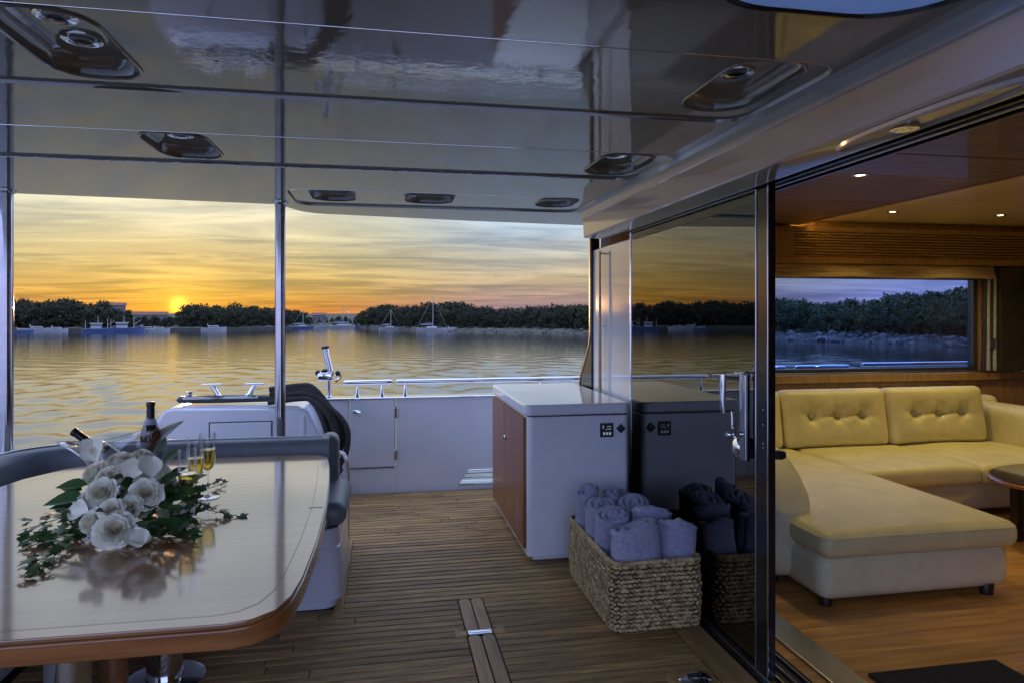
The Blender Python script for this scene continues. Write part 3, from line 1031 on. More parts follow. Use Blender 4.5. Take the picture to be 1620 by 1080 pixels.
# freeing port with daylight in it: pale surround and a polished grille
m = MB()
pp = [(.612, .040), (.94, .040), (.94, .158), (.69, .158)]
m.tube([(x, DECK_Y1 - .002, z) for x, z in pp], .006, 8, closed=True)
fp = at_bw(m.build('freeing_port', 'steel', bw))
for k in range(2):
    m = MB(); zz = .078 + k * .038
    m.tube([(.635 + k * .03, DECK_Y1 + .06, zz), (.94, DECK_Y1 + .06, zz)], .005, 8); m.build('grille_bar', 'steel', fp)

# ---- polished rails on the bulwark
def rail(x0, x1, posts, label, y=DECK_Y1 + .05, z=.905):
    r = empty('handrail', ((x0 + x1) / 2, y, .786), label, 'rail', 'polished rails along the bulwark')
    off = Vector(r.location)
    m = MB()
    m.tube([Vector((x0, y, z)) - off, Vector((x0 + .02, y, z + .001)) - off, Vector((x1 - .02, y, z + .002)) - off, Vector((x1, y, z + .002)) - off], [.016, .021, .021, .016], 14)
    m.build('top_tube', 'steel', r)
    for px in posts:
        m = MB(); m.lathe([(.024, 0), (.022, .012), (.0125, .03), (.0125, z - .786)], (px - off.x, 0, 0), 14); m.build('post', 'steel', r)


rail(-.33, .065, (-.22, -.02), 'short polished handrail above the boarding gate')
rail(.095, 1.70, (.17, 1.33), 'long polished handrail running behind the white cabinet')
rail(3.1, 3.66, (3.2, 3.55), 'outside handrail piece at the left edge of the saloon window view', z=.972)
rail(3.76, 4.32, (3.9, 4.18), 'short outside handrail piece in the middle of the saloon window view', z=.974)
rail(4.46, 7.4, (4.6, 6.4), 'long outside handrail seen low in the saloon window', z=.99)

# ---- moulded mooring station left of the gate
st = empty('mooring_station', (-1.05, 5.5, 0), 'white moulded corner locker carrying a mooring fairlead and ropes', 'locker')
o0 = Vector(st.location)
m = MB()
front = [(-1.72, 0), (-.42, 0), (-.47, .50), (-.58, .735), (-.64, .757), (-1.54, .775), (-1.60, .757), (-1.70, .60)]
def ring(y, k=1.0, dz=0):
    return [(x - o0.x, y - o0.y, z + dz) for x, z in front]
m.grid([ring(5.42), ring(5.95)], 0, False, True)
m.bm.faces.new([m.bm.verts.new(p) for p in ring(5.42)])
bmesh.ops.remove_doubles(m.bm, verts=m.bm.verts, dist=1e-5)
bmesh.ops.bevel(m.bm, geom=[e for e in m.bm.edges if e.is_manifold and e.calc_face_angle(0) > .3], offset=.018, segments=3, affect='EDGES')
m.build('body', 'gelcoat', st, angle=50)
m = MB()
for (x0, x1, z0, z1) in ((-1.28, -.84, .655, .662), (-1.287, -1.28, .45, .662), (-.84, -.833, .45, .662)):
    m.box(x0 - o0.x, x1 - o0.x, 5.416 - o0.y, 5.421 - o0.y, z0, z1)
m.build('hatch_seam', 'window_frame', st, smooth=False)
m = MB(); m.box(-1.276 - o0.x, -.844 - o0.x, 5.412 - o0.y, 5.424 - o0.y, .45, .651, .004, 2); m.build('hatch_cover', 'gelcoat', st)
m = MB(); m.box(-.63 - o0.x, -.595 - o0.x, 5.413 - o0.y, 5.425 - o0.y, .45, .70, .006, 2, mat=Matrix.Identity(4)); m.build('moulded_rib', 'gelcoat', st)

fl = empty('mooring_fairlead', (-1.27, 5.66, .775), 'black fairlead with two polished horn bollards on the white locker', 'bollard')
m = MB(); m.tube([(-.29, 0, .03), (-.27, -.02, .034), (.0, -.03, .034), (.34, -.02, .030), (.62, 0, .022)], [.020, .028, .030, .026, .014], 10)
m.tube([(-.29, .05, .03), (.0, .05, .032), (.36, .04, .028), (.62, .03, .02)], [.024, .026, .024, .012], 10)
m.build('rope_tray', 'black_plastic', fl)
m = MB(); m.tube([(-.25, -.05, .045), (.30, -.05, .045)], .007, 8); m.build('trim_rod', 'steel', fl)
for x, lean in ((-.03, -.05), (.25, .05)):
    m = MB()
    m.lathe([(.03, .03), (.03, .05), (.018, .07)], (x - lean * .6, 0, 0), 14)
    m.tube([(x - lean * .6, 0, .05), (x - lean * .1, 0, .10), (x + lean * .4, 0, .14)], [.022, .018, .022], 12)
    m.rbox(.072, .026, .0075, .007, (3, 2, 1), 2, mat=Matrix.Translation((x + lean * .4, 0, .146)))
    m.build('horn_bollard', 'chrome', fl)
m = MB(); m.lathe([(.022, .02), (.022, .075), (.03, .08), (.03, .092), (.0, .094)], (-.22, .02, 0), 12); m.build('guide_roller', 'chrome', fl)

# ---- hank of dark rope hung over the end of the locker
rp = empty('rope_hank', (-.55, 5.45, .76), 'hank of thick dark mooring rope draped over the end of the locker', 'rope')
R = random.Random(31)
for k in range(14):
    s = k / 13
    x0 = -.30 + R.uniform(-.02, .05)
    drop = .40 + R.uniform(-.09, .07)
    outx = .10 + .155 * s + R.uniform(-.012, .012)
    yy = -.06 + .02 * (k % 4) + R.uniform(-.01, .01)
    top = .05 + .028 * (k % 4) + .012 * s
    path = [(x0, yy + .05, top - .015), (-.10, yy + .03, top + .012), (.00 + .02 * s, yy - .02, top + .006 - .01 * s), (outx * .72, yy - .06, -.035), (outx + .02, yy - .09, -.16), (outx * .95 + .03, yy - .09, -drop * .72), (outx * .60 + .06, yy - .08, -drop)]
    # smooth the path
    P = [Vector(p) for p in path]
    fine = []
    for i in range(len(P) - 1):
        p0, p1, p2, p3 = P[max(i - 1, 0)], P[i], P[i + 1], P[min(i + 2, len(P) - 1)]
        for j in range(6):
            t = j / 6
            fine.append(.5 * ((2 * p1) + (p2 - p0) * t + (2 * p0 - 5 * p1 + 4 * p2 - p3) * t * t + (3 * p1 - p0 - 3 * p2 + p3) * t ** 3))
    fine.append(P[-1])
    m = MB(); m.tube(fine, .0205, 8); m.build('strand', 'rope_dark', rp)
m = MB(); m.tube([(.155, -.10, -.36), (.20, -.12, -.42), (.235, -.13, -.47), (.20, -.13, -.52)], .011, 8); m.build('loose_end', 'rope_dark', rp)

# ---- stainless rod holder
rh = empty('rod_holder', (-.445, DECK_Y1 + .05, .786), 'stainless clamp-on rod holder with a tilted tube on the bulwark', 'rod holder')
m = MB(); m.lathe([(.026, 0), (.026, .01), (.017, .018), (.017, .15)], (0, 0, 0), 14); m.build('post', 'steel', rh)
m = MB(); m.tube([(.015, 0, .17), (.0, 0, .26), (-.022, 0, .35), (-.03, 0, .415)], [.026, .027, .026, .028], 14); m.build('tube', 'steel', rh)
m = MB(); m.lathe([(.031, .0), (.031, .022), (.024, .024)], (-.028, 0, .398), 14, axis=(-.15, 0, 1)); m.build('collar', 'black_plastic', rh)
m = MB(); m.rbox(.062, .030, .036, .016, (3, 2, 2), 2, mat=Matrix.Translation((-.03, 0, .175))); m.build('clamp', 'chrome', rh)
for x, z in ((-.088, .205), (-.04, .215), (.07, .20)):
    m = MB(); m.lathe([(.016, -.026), (.021, -.02), (.021, .02), (.016, .026)], (x, 0, z), 12, axis=(0, 1, .1)); m.build('knob', 'black_plastic', rh)
m = MB(); m.tube([(.05, 0, .18), (.085, 0, .21), (.09, 0, .16), (.05, 0, .13)], .011, 8); m.build('lever', 'chrome', rh)

# ---- cockpit settee
se = empty('cockpit_settee', (-1.1, 3.8, 0), 'grey upholstered cockpit settee on a white moulded base wrapped round the table', 'settee')
s0 = Vector(se.location)
def at_se(o):
    o.location = -s0; return o
def chain(path, prof, name, mat, closed_prof=True, cap=True, parent=se):
    """sweep an (offset, z) profile along an xy path; offset is to the left of travel"""
    m = MB(); rows = []
    P = [Vector((x, y, 0)) for x, y in path]
    for i, p in enumerate(P):
        d = (P[min(i + 1, len(P) - 1)] - P[max(i - 1, 0)]).normalized()
        nrm = Vector((-d.y, d.x, 0))
        rows.append([p + nrm * a + Vector((0, 0, z)) for a, z in prof])
    vs = m.grid(rows, 0, False, closed_prof)
    if cap:
        m.bm.faces.new(vs[0]); m.bm.faces.new(vs[-1])
    return at_se(m.build(name, mat, parent, angle=50))
def arc(cx, cy, r, a0, a1, n=8):
    return [(cx + r * math.cos(math.radians(a0 + (a1 - a0) * k / n)), cy + r * math.sin(math.radians(a0 + (a1 - a0) * k / n))) for k in range(n + 1)]
def rprof(w0, w1, z0, z1, r, n=4):
    return rrect(w0, w1, z0, z1, r, n)
base_path = [(-.30, 3.80)] + [(-1.3, 3.80)] + arc(-1.42, 3.47, .33, 90, 180) + [(-1.75, 2.6), (-1.75, 1.2)]
# base: plan outline with rounded end, tapering in at the foot
def base_ring(z, k, ex):
    x1 = -.205 + ex
    pl = [(x1, 3.50 - k)] if False else []
    pl = arc(x1 - .07, 3.47 - k + .07, .07, -90, 0, 5) + [(x1, 4.16)] + [(-2.05, 4.16), (-2.05, 1.1), (-1.47 + k, 1.1), (-1.47 + k, 3.35)] + arc(-1.36 + k, 3.36 - k, .11, 180, 90, 5)
    return [(x, y, z) for x, y in pl]
m = MB()
m.grid([base_ring(.0, -.03, -.03), base_ring(.035, -.03, -.03), base_ring(.05, .0, .0), base_ring(.30, .0, -.012), base_ring(.306, -.006, -.018), base_ring(.314, -.006, -.018), base_ring(.32, .0, -.012), base_ring(.40, .0, -.02)], 0, False, True)
at_se(m.build('base', 'gelcoat', se, angle=35))
chain([(-.27, 3.80), (-.30, 3.80)] + [(-.33, 3.80)] + [(-1.3, 3.80)] + arc(-1.42, 3.47, .33, 90, 180) + [(-1.75, 2.6), (-1.75, 1.15)], rprof(-.24, .36, .402, .53, .055, 6), 'seat_cushion', 'grey_vinyl')
m = MB(); m.rbox(.09, .30, .062, .06, (2, 6, 2), 4, mat=Matrix.Translation((-.275, 3.76, .467))); at_se(m.build('seat_end', 'grey_vinyl', se))
bk = [(-.30, 3.99), (-.34, 3.99), (-1.45, 3.99)] + arc(-1.5, 3.59, .40, 90, 180, 10) + [(-1.9, 2.6), (-1.9, 1.1)]
bprof = [(.06, .50), (-.005, .50), (-.03, .56), (-.02, .66), (-.005, .73), (.02, .765), (.055, .782), (.10, .782), (.13, .77), (.14, .74), (.14, .5)]
bprof = [(-a, z) for a, z in bprof][::-1]
chain(bk, [(-a, z) for a, z in bprof], 'backrest', 'grey_vinyl')
m = MB(); m.rbox(.05, .085, .15, .045, (2, 2, 4), 4, mat=Matrix.Translation((-.305, 4.04, .632))); at_se(m.build('backrest_end', 'grey_vinyl', se))
chain([(x, y + .001) for x, y in bk[1:3]] + arc(-1.5, 3.59, .401, 90, 180, 10) + [(-1.901, 2.6), (-1.901, 1.1)], rprof(.050, .062, .779, .790, .005, 3), 'piping', 'aluminium')
m = MB(); m.box(-2.4, -.36, 4.165, 4.52, 0, .655, .03, 3); m.box(-2.4, -2.06, .9, 4.16, 0, .655, .03, 3)
cm = at_se(m.build('coaming', 'gelcoat', se))
m = MB(); m.tube([(-.36, 4.45, .59), (-.30, 4.45, .598), (-.255, 4.45, .58), (-.232, 4.45, .53), (-.228, 4.45, .45), (-.228, 4.45, .02)], .013, 12); at_se(m.build('grab_rail', 'chrome', se))

# ---- steel posts
def post(x, y, label, z0=.655, r=.031):
    p = empty('roof_post', (x, y, z0), label, 'post', 'steel posts carrying the hardtop')
    m = MB(); m.lathe([(r, .0), (r, CZ - z0 - .001)], (0, 0, 0), 24); m.build('tube', 'post_steel', p)
    m = MB(); m.lathe([(r + .022, 0), (r + .022, .006), (r + .004, .018), (r + .001, .018)], (0, 0, 0), 24); m.build('foot_flange', 'steel', p)
    m = MB(); m.lathe([(r + .001, CZ - z0 - .016), (r + .016, CZ - z0 - .006), (r + .016, CZ - z0 - .001)], (0, 0, 0), 24); m.build('head_flange', 'steel', p)


post(-.622, 4.335, 'polished steel post near the middle, right of the sunset')
post(-2.05, 4.215, 'polished steel post at the far left edge of the view', r=.034)

# ---- dining table
tb = empty('dining_table', (-.95, 2.72, 0), 'varnished teak cockpit table with rounded corners on steel pedestals', 'table')
t0 = Vector(tb.location)
def table_outline(ins=0.0):
    right = [(-.335, 3.735), (-.285, 3.66), (-.262, 3.45), (-.238, 3.13), (-.218, 2.72), (-.214, 2.3), (-.222, 2.0), (-.235, 1.86), (-.262, 1.775), (-.31, 1.73), (-.37, 1.715)]
    left = [(-1.2, 1.72), (-1.55, 1.735), (-1.63, 1.80), (-1.66, 2.0), (-1.66, 2.7), (-1.64, 3.2), (-1.60, 3.42), (-1.50, 3.62), (-1.36, 3.72), (-1.2, 3.755), (-.8, 3.76), (-.42, 3.755)]
    pl = right + left
    cx, cy = -.93, 2.73
    out = []
    for x, y in pl:
        sx, sy = (x - cx) / .72, (y - cy) / 1.02
        k = 1 - ins / .85 if ins else 1
        out.append((cx + (x - cx) * (1 - ins / .72) - t0.x, cy + (y - cy) * (1 - ins / 1.02) - t0.y))
    return out
TT = .72
m = MB(); m.prism(table_outline(.004), TT - .012, TT, .003, 2); top = m.build('tabletop', 'teak_varnish', tb)
m = MB(); m.prism(table_outline(.0), TT - .062, TT - .0125, .006, 3); m.build('edge_band', 'teak_edge', tb)
m = MB()
a, b = table_outline(.055), table_outline(.0565)
m.grid([[(x, y, TT + .0006) for x, y in a], [(x, y, TT + .0006) for x, y in b]], 0, False, True); m.build('inlay_line', 'cabinet_wood', top, smooth=False)
m = MB(); m.box(-.285 - t0.x, -.232 - t0.x, 2.70 - t0.y, 2.705 - t0.y, TT - .01, TT + .0007); m.build('leaf_joint', 'caulk', top, smooth=False)
for k, (x, y) in enumerate(((-1.0, 2.42), (-.86, 2.93))):
    m = MB(); m.lathe([(.068, .0), (.066, .42), (.056, .425), (.055, TT - .064)], (x - t0.x, y - t0.y, .012), 32)
    col = m.build('pedestal', 'steel', tb)
    m = MB(); m.lathe([(.0, .0), (.15, .0), (.15, .008), (.13, .014), (.07, .02)], (x - t0.x, y - t0.y, .001), 40, caps=False); m.build('base_plate', 'steel', col)
m = MB(); m.lathe([(.045, .02), (.045, TT - .064)], (-.93 - t0.x, 2.60 - t0.y, 0), 24); m.build('wood_strut', 'teak_varnish', tb)

# ---- white deck cabinet (refrigerator) with teak side
cb = empty('deck_cabinet', (1.14, 4.5, 0), 'white deck cabinet with teak side doors and a small black control panel', 'cabinet')
c0 = Vector(cb.location)
FX0, FX1, FY0, FY1 = .815, 1.455, 3.92, 5.16
def atc(o):
    o.location = -c0; return o
m = MB()
body = rrect(FX0 + .012, FX1, FY0, FY1, .035, 6)
m.prism(body, .035, .858, .004, 1)
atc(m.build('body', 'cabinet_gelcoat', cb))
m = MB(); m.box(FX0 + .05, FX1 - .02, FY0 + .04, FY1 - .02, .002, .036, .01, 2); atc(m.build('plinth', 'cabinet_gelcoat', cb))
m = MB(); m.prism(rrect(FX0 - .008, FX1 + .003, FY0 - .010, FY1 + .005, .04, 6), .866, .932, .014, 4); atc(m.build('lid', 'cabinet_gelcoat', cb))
m = MB(); m.prism(rrect(FX0 + .02, FX1 - .005, FY0 + .008, FY1 - .01, .03, 6), .857, .867); atc(m.build('lid_seal', 'window_frame', cb))
ym = 4.62
for k, (ya, yb) in enumerate(((FY0 + .045, ym - .003), (ym + .003, FY1 - .03))):
    m = MB(); m.box(FX0 - .006, FX0 + .014, ya, yb, .075, .85, .003, 2)
    dr = atc(m.build('door', 'cabinet_wood', cb))
    m = MB(); hy = ym - .05 if k == 0 else ym + .05
    if k == 0:
        m.lathe([(.012, 0), (.016, .004), (.011, .012), (.016, .02), (.0, .024)], (FX0 - .006, hy, .63), 14, axis=(-1, 0, 0)); m.build('knob', 'chrome', dr)
        for j in range(9):
            mm = MB(); zz = .15 + j * .02
            mm.box(FX0 - .010, FX0 - .003, FY0 + .075, FY0 + .30, zz - .006, zz + .006, .002, 1); mm.build('vent_slat', 'cabinet_wood', dr)
m = MB(); m.box(1.268, 1.352, FY0 - .007, FY0 + .002, .728, .813, .004, 2); cp = atc(m.build('control_panel', 'black_plastic', cb))
for (x0, x1, z0, z1) in ((1.283, 1.290, .782, .798), (1.300, 1.306, .772, .776), (1.310, 1.337, .775, .779), (1.310, 1.337, .790, .794), (1.286, 1.298, .742, .758), (1.304, 1.316, .742, .758), (1.322, 1.336, .742, .758)):
    m = MB(); m.box(x0, x1, FY0 - .0085, FY0 - .0072, z0, z1); m.build('glyph', 'display_glyph', cp, smooth=False)
m = MB()
for (sx, sz) in ((0, 0),):
    m.rbox(.021, .008, .021, .006, (2, 1, 2), 2, mat=Matrix.Translation((1.398, FY0 - .006, .778)) @ Matrix.Rotation(math.pi / 4, 4, 'Y'))
atc(m.build('lock_knob', 'black_plastic', cb))

# ---- glossy white bulkhead panel and dark wing
bp_ = empty('bulkhead_panel', (1.5, 4.35, 0), 'glossy white bulkhead panel mirroring the sunset beside the sliding door', 'bulkhead')
m = MB(); m.box(-.001, .09, -.335, .44, 0, 1.93, .01, 3); m.build('panel', 'panel_gelcoat', bp_)
m = MB(); m.box(-.012, .05, -.352, -.338, 0, 1.985, .003, 1); m.build('edge_trim', 'steel', bp_)
wg = empty('side_wing', (1.5, 4.85, 0), 'dark flared wing with a varnished wood edge at the end of the bulkhead', 'wing')
wpoly = [(4.80, 2.14), (4.80, 1.32), (4.83, 1.24), (4.97, 1.08), (5.06, .98), (5.085, .90), (5.09, .30), (4.795, .30), (4.795, 2.14)]
def wing(poly, x0, x1, name, mat, parent):
    mm = MB()
    mm.prism([(y - 4.85, z) for y, z in poly], x0 - 1.5, x1 - 1.5, .003, 1, mat=Matrix(((0, 0, 1, 0), (1, 0, 0, 0), (0, 1, 0, 0), (0, 0, 0, 1))))
    return mm.build(name, mat, parent)
wing(wpoly, 1.485, 1.545, 'fin', 'black_frame', wg)
edge = wpoly[:7]
epoly = [(y + .028, z) for y, z in edge] + [(y + .001, z) for y, z in reversed(edge)]
wing(epoly, 1.478, 1.552, 'wood_edge', 'brass_wood', wg)
gp = empty('grab_pole', (1.463, 4.52, .93), 'slim polished upright pole standing off the white bulkhead panel', 'pole')
m = MB(); m.tube([(0, 0, -.9), (0, 0, .0), (0, 0, .5), (0, 0, .97)], [.012, .012, .010, .006], 12); m.build('shaft', 'brass_wood', gp)
for zz in (-.6, .45, .95):
    m = MB(); m.tube([(0, 0, zz), (.036, 0, zz)], .006, 8); m.build('bracket', 'steel', gp)

# ---- sliding glass door
dr = empty('sliding_door', (SX, 3.2, 0), 'frameless smoked glass sliding door panel with a black and steel stile', 'door')
m = MB(); m.box(-.006, .006, -.66, .80, .03, 1.965, .0015, 1); m.build('glass', 'door_glass', dr, smooth=False)
m = MB(); m.box(-.020, .014, -.752, -.66, .02, 1.975, .005, 2); sti = m.build('stile', 'black_frame', dr)
for x0, y0 in ((-.024, -.668), (-.024, -.755)):
    m = MB(); m.box(x0, x0 + .008, y0, y0 + .008, .022, 1.972, .002, 1); m.build('steel_bead', 'post_steel', sti)
m = MB(); m.box(-.018, .02, -.66, .80, .018, .034, .003, 1); m.build('bottom_rail', 'black_frame', dr)
m = MB(); m.box(-.018, .02, -.66, .80, 1.962, 1.978, .003, 1); m.build('top_rail', 'black_frame', dr)
for zz in (.93, .945, 1.02, 1.08):
    m = MB(); m.lathe([(.004, 0), (.003, .003), (0, .004)], (-.020, -.72, zz), 8, axis=(-1, 0, 0)); m.build('screw', 'steel', sti)
lk = empty('door_handle_set', (SX - .03, 2.60, 1.04), 'chrome handle and lock with a round rose on the glass door stile', 'door handle')
m = MB(); m.box(-.020, .006, -.030, .018, -.185, .185, .006, 3); m.build('lock_case', 'post_steel', lk)
m = MB(); m.box(-.030, .002, -.034, .040, .170, .180, .003, 1); m.build('top_cap', 'steel', lk)
m = MB(); m.tube([(-.055, .085, .165), (-.058, .085, .03), (-.055, .083, .0)], [.013, .012, .009], 12); m.tube([(-.055, .085, .150), (-.02, .04, .150), (.0, .02, .150)], .008, 8); m.build('pull_bar', 'steel', lk)
m = MB(); m.tube([(-.03, .055, -.06), (-.034, .055, .01)], .006, 8); m.tube([(-.03, .055, -.05), (.0, .01, -.05)], .006, 8); m.build('latch_lever', 'chrome', lk)
m = MB(); m.lathe([(.0, .0), (.045, .0), (.043, .010), (.030, .020), (.0, .024)], (-.004, .052, -.145), 28, axis=(-1, .1, 0), caps=False); m.build('round_rose', 'chrome', lk)
m = MB(); m.lathe([(.014, .0), (.016, .02), (.010, .035), (.0, .036)], (-.022, .052, -.085), 14, axis=(-1, 0, 0)); m.build('thumb_turn', 'chrome', lk)
m = MB(); m.lathe([(.018, .0), (.020, .03), (.014, .045), (.0, .046)], (.066, -.10, -.145), 16, axis=(1, -.2, 0)); m.build('inner_knob', 'black_plastic', lk)

# ================================================================== BASKET AND TOWELS
bx0, bx1, by0, by1, bh = 1.025, 1.452, 2.965, 3.72, .325
bs = empty('storage_basket', ((bx0 + bx1) / 2, (by0 + by1) / 2, 0), 'rectangular woven seagrass basket full of rolled towels on the deck', 'basket')
bw2, bd2 = (bx1 - bx0) / 2, (by1 - by0) / 2
m = MB()
outl = rrect(-bw2 + .012, bw2 - .012, -bd2 + .012, bd2 - .012, .03, 5)
m.grid([[(x, y, .01) for x, y in outl], [(x, y, bh - .012) for x, y in outl]], 0, False, True)
m.bm.faces.new([m.bm.verts.new((x, y, .012)) for x, y in outl])
m.build('lining', 'basket_lining', bs)
# braided strands: short tilted plaits row by row, one joined mesh
per = rrect(-bw2, bw2, -bd2, bd2, .04, 5)
L = [0]
for a, b in zip(per, per[1:] + per[:1]):
    L.append(L[-1] + math.dist(a, b))
def on_per(s):
    s %= L[-1]
    for i in range(len(per)):
        if L[i] <= s <= L[i + 1]:
            t = (s - L[i]) / (L[i + 1] - L[i])
            a, b = per[i], per[(i + 1) % len(per)]
            return Vector((a[0] + (b[0] - a[0]) * t, a[1] + (b[1] - a[1]) * t, 0)), Vector((b[0] - a[0], b[1] - a[1], 0)).normalized()
    return Vector((*per[0], 0)), Vector((1, 0, 0))
rowsN, R = 15, random.Random(4)
cellw = .024
nc = int(L[-1] / cellw)
verts, faces = [], []
ring6 = [(math.cos(math.pi * k / 3), math.sin(math.pi * k / 3)) for k in range(6)]
def strand(c, d, nrm, ln, r):
    up = d.cross(nrm).normalized()
    b0 = len(verts)
    for t, rr in ((-1, .25), (-.55, .9), (0, 1.0), (.55, .9), (1, .25)):
        for ca, sa in ring6:
            verts.append(tuple(c + d * (t * ln) + (nrm * ca * .75 + up * sa) * r * rr))
    for i in range(4):
        for k in range(6):
            faces.append((b0 + i * 6 + k, b0 + i * 6 + (k + 1) % 6, b0 + (i + 1) * 6 + (k + 1) % 6, b0 + (i + 1) * 6 + k))
for r_ in range(rowsN):
    z = .010 + (bh - .02) * (r_ + .5) / rowsN
    for k in range(nc):
        p, tg = on_per((k + .5 * (r_ % 2)) * cellw + R.uniform(-.002, .002))
        nrm = Vector((tg.y, -tg.x, 0))
        tilt = .38 if r_ % 2 else -.38
        d = (tg * math.cos(tilt) + Vector((0, 0, math.sin(tilt)))).normalized()
        bulge = .010 * math.sin(math.pi * z / bh)
        strand(p + nrm * (bulge + R.uniform(-.001, .0025)) + Vector((0, 0, z + R.uniform(-.001, .001))), d, nrm, .0150 * R.uniform(.88, 1.12), .0092 * R.uniform(.82, 1.12))
me = bpy.data.meshes.new('weave'); me.from_pydata(verts, [], faces)
tag(link('weave', me, 'seagrass', bs, angle=70), kind='stuff')
m = MB()
rim = []
for k in range(160):
    p, tg = on_per(L[-1] * k / 160)
    nrm = Vector((tg.y, -tg.x, 0))
    rim.append(p + nrm * (.002 + .0035 * math.sin(k * 2.4)) + Vector((0, 0, bh - .002 + .003 * math.cos(k * 2.4))))
m.tube(rim, .011, 8, closed=True)
m.build('rim', 'seagrass', bs)


def towel(x, y, a, b, h, rot, lean, seed, label, z0=.06):
    """a rolled towel: soft body, domed end with the spiral fold pressed into it"""
    R = np.random.default_rng(seed)
    h *= .94
    t = empty('rolled_towel', (x, y, z0), label, 'towel', 'lilac towels in the basket')
    t.rotation_euler = (lean[0], lean[1], rot)
    ph = R.uniform(0, 6.28, 8)
    turns = R.uniform(2.2, 2.9)
    NA = 64
    m = MB()
    rows = []
    def ring(rf, z, top):
        row = []
        for k in range(NA):
            ang = 2 * math.pi * k / NA
            ca, sa = math.cos(ang), math.sin(ang)
            sq = (abs(ca) ** 2.6 + abs(sa) ** 2.6) ** (-1 / 2.6)
            wob = 1 + .04 * math.sin(2 * ang + ph[0] + 3 * z / h) + .025 * math.sin(3 * ang + ph[1] - 6 * z / h) + .012 * math.sin(7 * ang + ph[2] + 9 * z / h)
            crease = math.exp(-((ang - (ph[3] % 6.28)) / .09) ** 2) * .10
            px, py = a * rf * sq * ca * (wob - crease), b * rf * sq * sa * (wob - crease)
            zz = z * (1 + .05 * math.sin(ang + ph[4]))
            if top:
                phase = (rf * turns - ang / (2 * math.pi) + ph[5]) % 1.0
                dd = min(phase, 1 - phase)
                zz -= .020 * math.exp(-(dd / .13) ** 2) - .006 * math.sin(3 * ang + ph[6]) * rf
            row.append((px, py, zz))
        rows.append(row)
    for j in range(10):
        ring(.94 + .06 * math.sin(math.pi * j / 9), h * .93 * j / 9, False)
    for rf, zf in ((.995, .955), (.97, .975), (.92, .99), (.86, 1.0)):
        ring(rf, h * zf, rf < .93)
    for k in range(15):
        ring(.82 * (1 - k / 15) + .02, h * (1.0 + .012 * k / 15), True)
    vs = m.grid(rows, 0, False, True)
    m.bm.faces.new(vs[-1])
    m.build('cloth', 'terry', t, angle=80)
    return t


towel(1.165, 3.075, .125, .075, .435, .05, (.05, .0), 1, 'lilac towel at the front left corner of the basket, broad face forward')
towel(1.355, 3.105, .088, .082, .425, .3, (.04, .10), 2, 'lilac towel at the front right corner of the basket, leaning to the door')
towel(1.120, 3.235, .085, .070, .445, -.1, (.0, -.03), 3, 'lilac towel second from the front on the left side of the basket')
towel(1.325, 3.265, .100, .074, .44, .2, (-.02, .03), 4, 'lilac towel second from the front on the door side of the basket')
towel(1.110, 3.385, .080, .072, .45, .4, (-.04, .0), 5, 'lilac towel third from the front on the left side of the basket')
towel(1.290, 3.415, .085, .074, .45, -.2, (.0, .0), 6, 'lilac towel third from the front on the door side of the basket')
towel(1.092, 3.575, .062, .064, .48, .8, (-.02, .0), 7, 'lilac towel at the far left corner of the basket, against the cabinet')
towel(1.27, 3.575, .095, .072, .45, .1, (.0, .0), 8, 'lilac towel at the far end of the basket on the door side')

# ================================================================== ON THE TABLE
# ---- flared clear ice bucket
bu = empty('ice_bucket', (-1.19, 3.42, TT), 'clear flared champagne bucket holding two bottles on the teak table', 'ice bucket')
def bucket_ring(t, k=1.0, dz=0):
    """t 0 at the foot .. 1 at the rim"""
    out = []
    for i in range(48):
        a = 2 * math.pi * i / 48
        ex = .115 + .02 * t + .135 * t ** 2.2 * abs(math.cos(a)) ** 3
        ey = .095 + .035 * t
        zz = t * (.165 + .040 * math.cos(a) + .030 * abs(math.cos(a)) ** 6)
        out.append((ex * k * math.cos(a), ey * k * math.sin(a), .004 + zz + dz))
    return out
m = MB()
ts = [0, .03, .12, .3, .5, .7, .85, .95, 1.0]
m.grid([bucket_ring(t) for t in ts] + [bucket_ring(1.0, .975, .004)] + [bucket_ring(t, .955) for t in ts[::-1][1:-1]], 0, False, True)
m.bm.faces.new([m.bm.verts.new(p) for p in bucket_ring(0)])
m.build('bowl', 'bucket_glass', bu, angle=60)
m = MB(); m.tube([Vector(p) + Vector((0, 0, .003)) for p in bucket_ring(1.0, .99)], .0042, 8, closed=True); m.build('rim', 'thin_glass', bu)
R = random.Random(8)
for k in range(22):
    m = MB()
    a, r = R.uniform(0, 6.28), R.uniform(.01, .085)
    m.rbox(.017, .015, .014, .005, (1, 1, 1), 2, mat=Matrix.Translation((1.2 * r * math.cos(a), r * math.sin(a), .03 + R.uniform(0, .055))) @ Matrix.Rotation(R.uniform(0, 3), 4, (R.random(), R.random(), 1)))
    m.build('ice_cube', 'bucket_glass', bu)


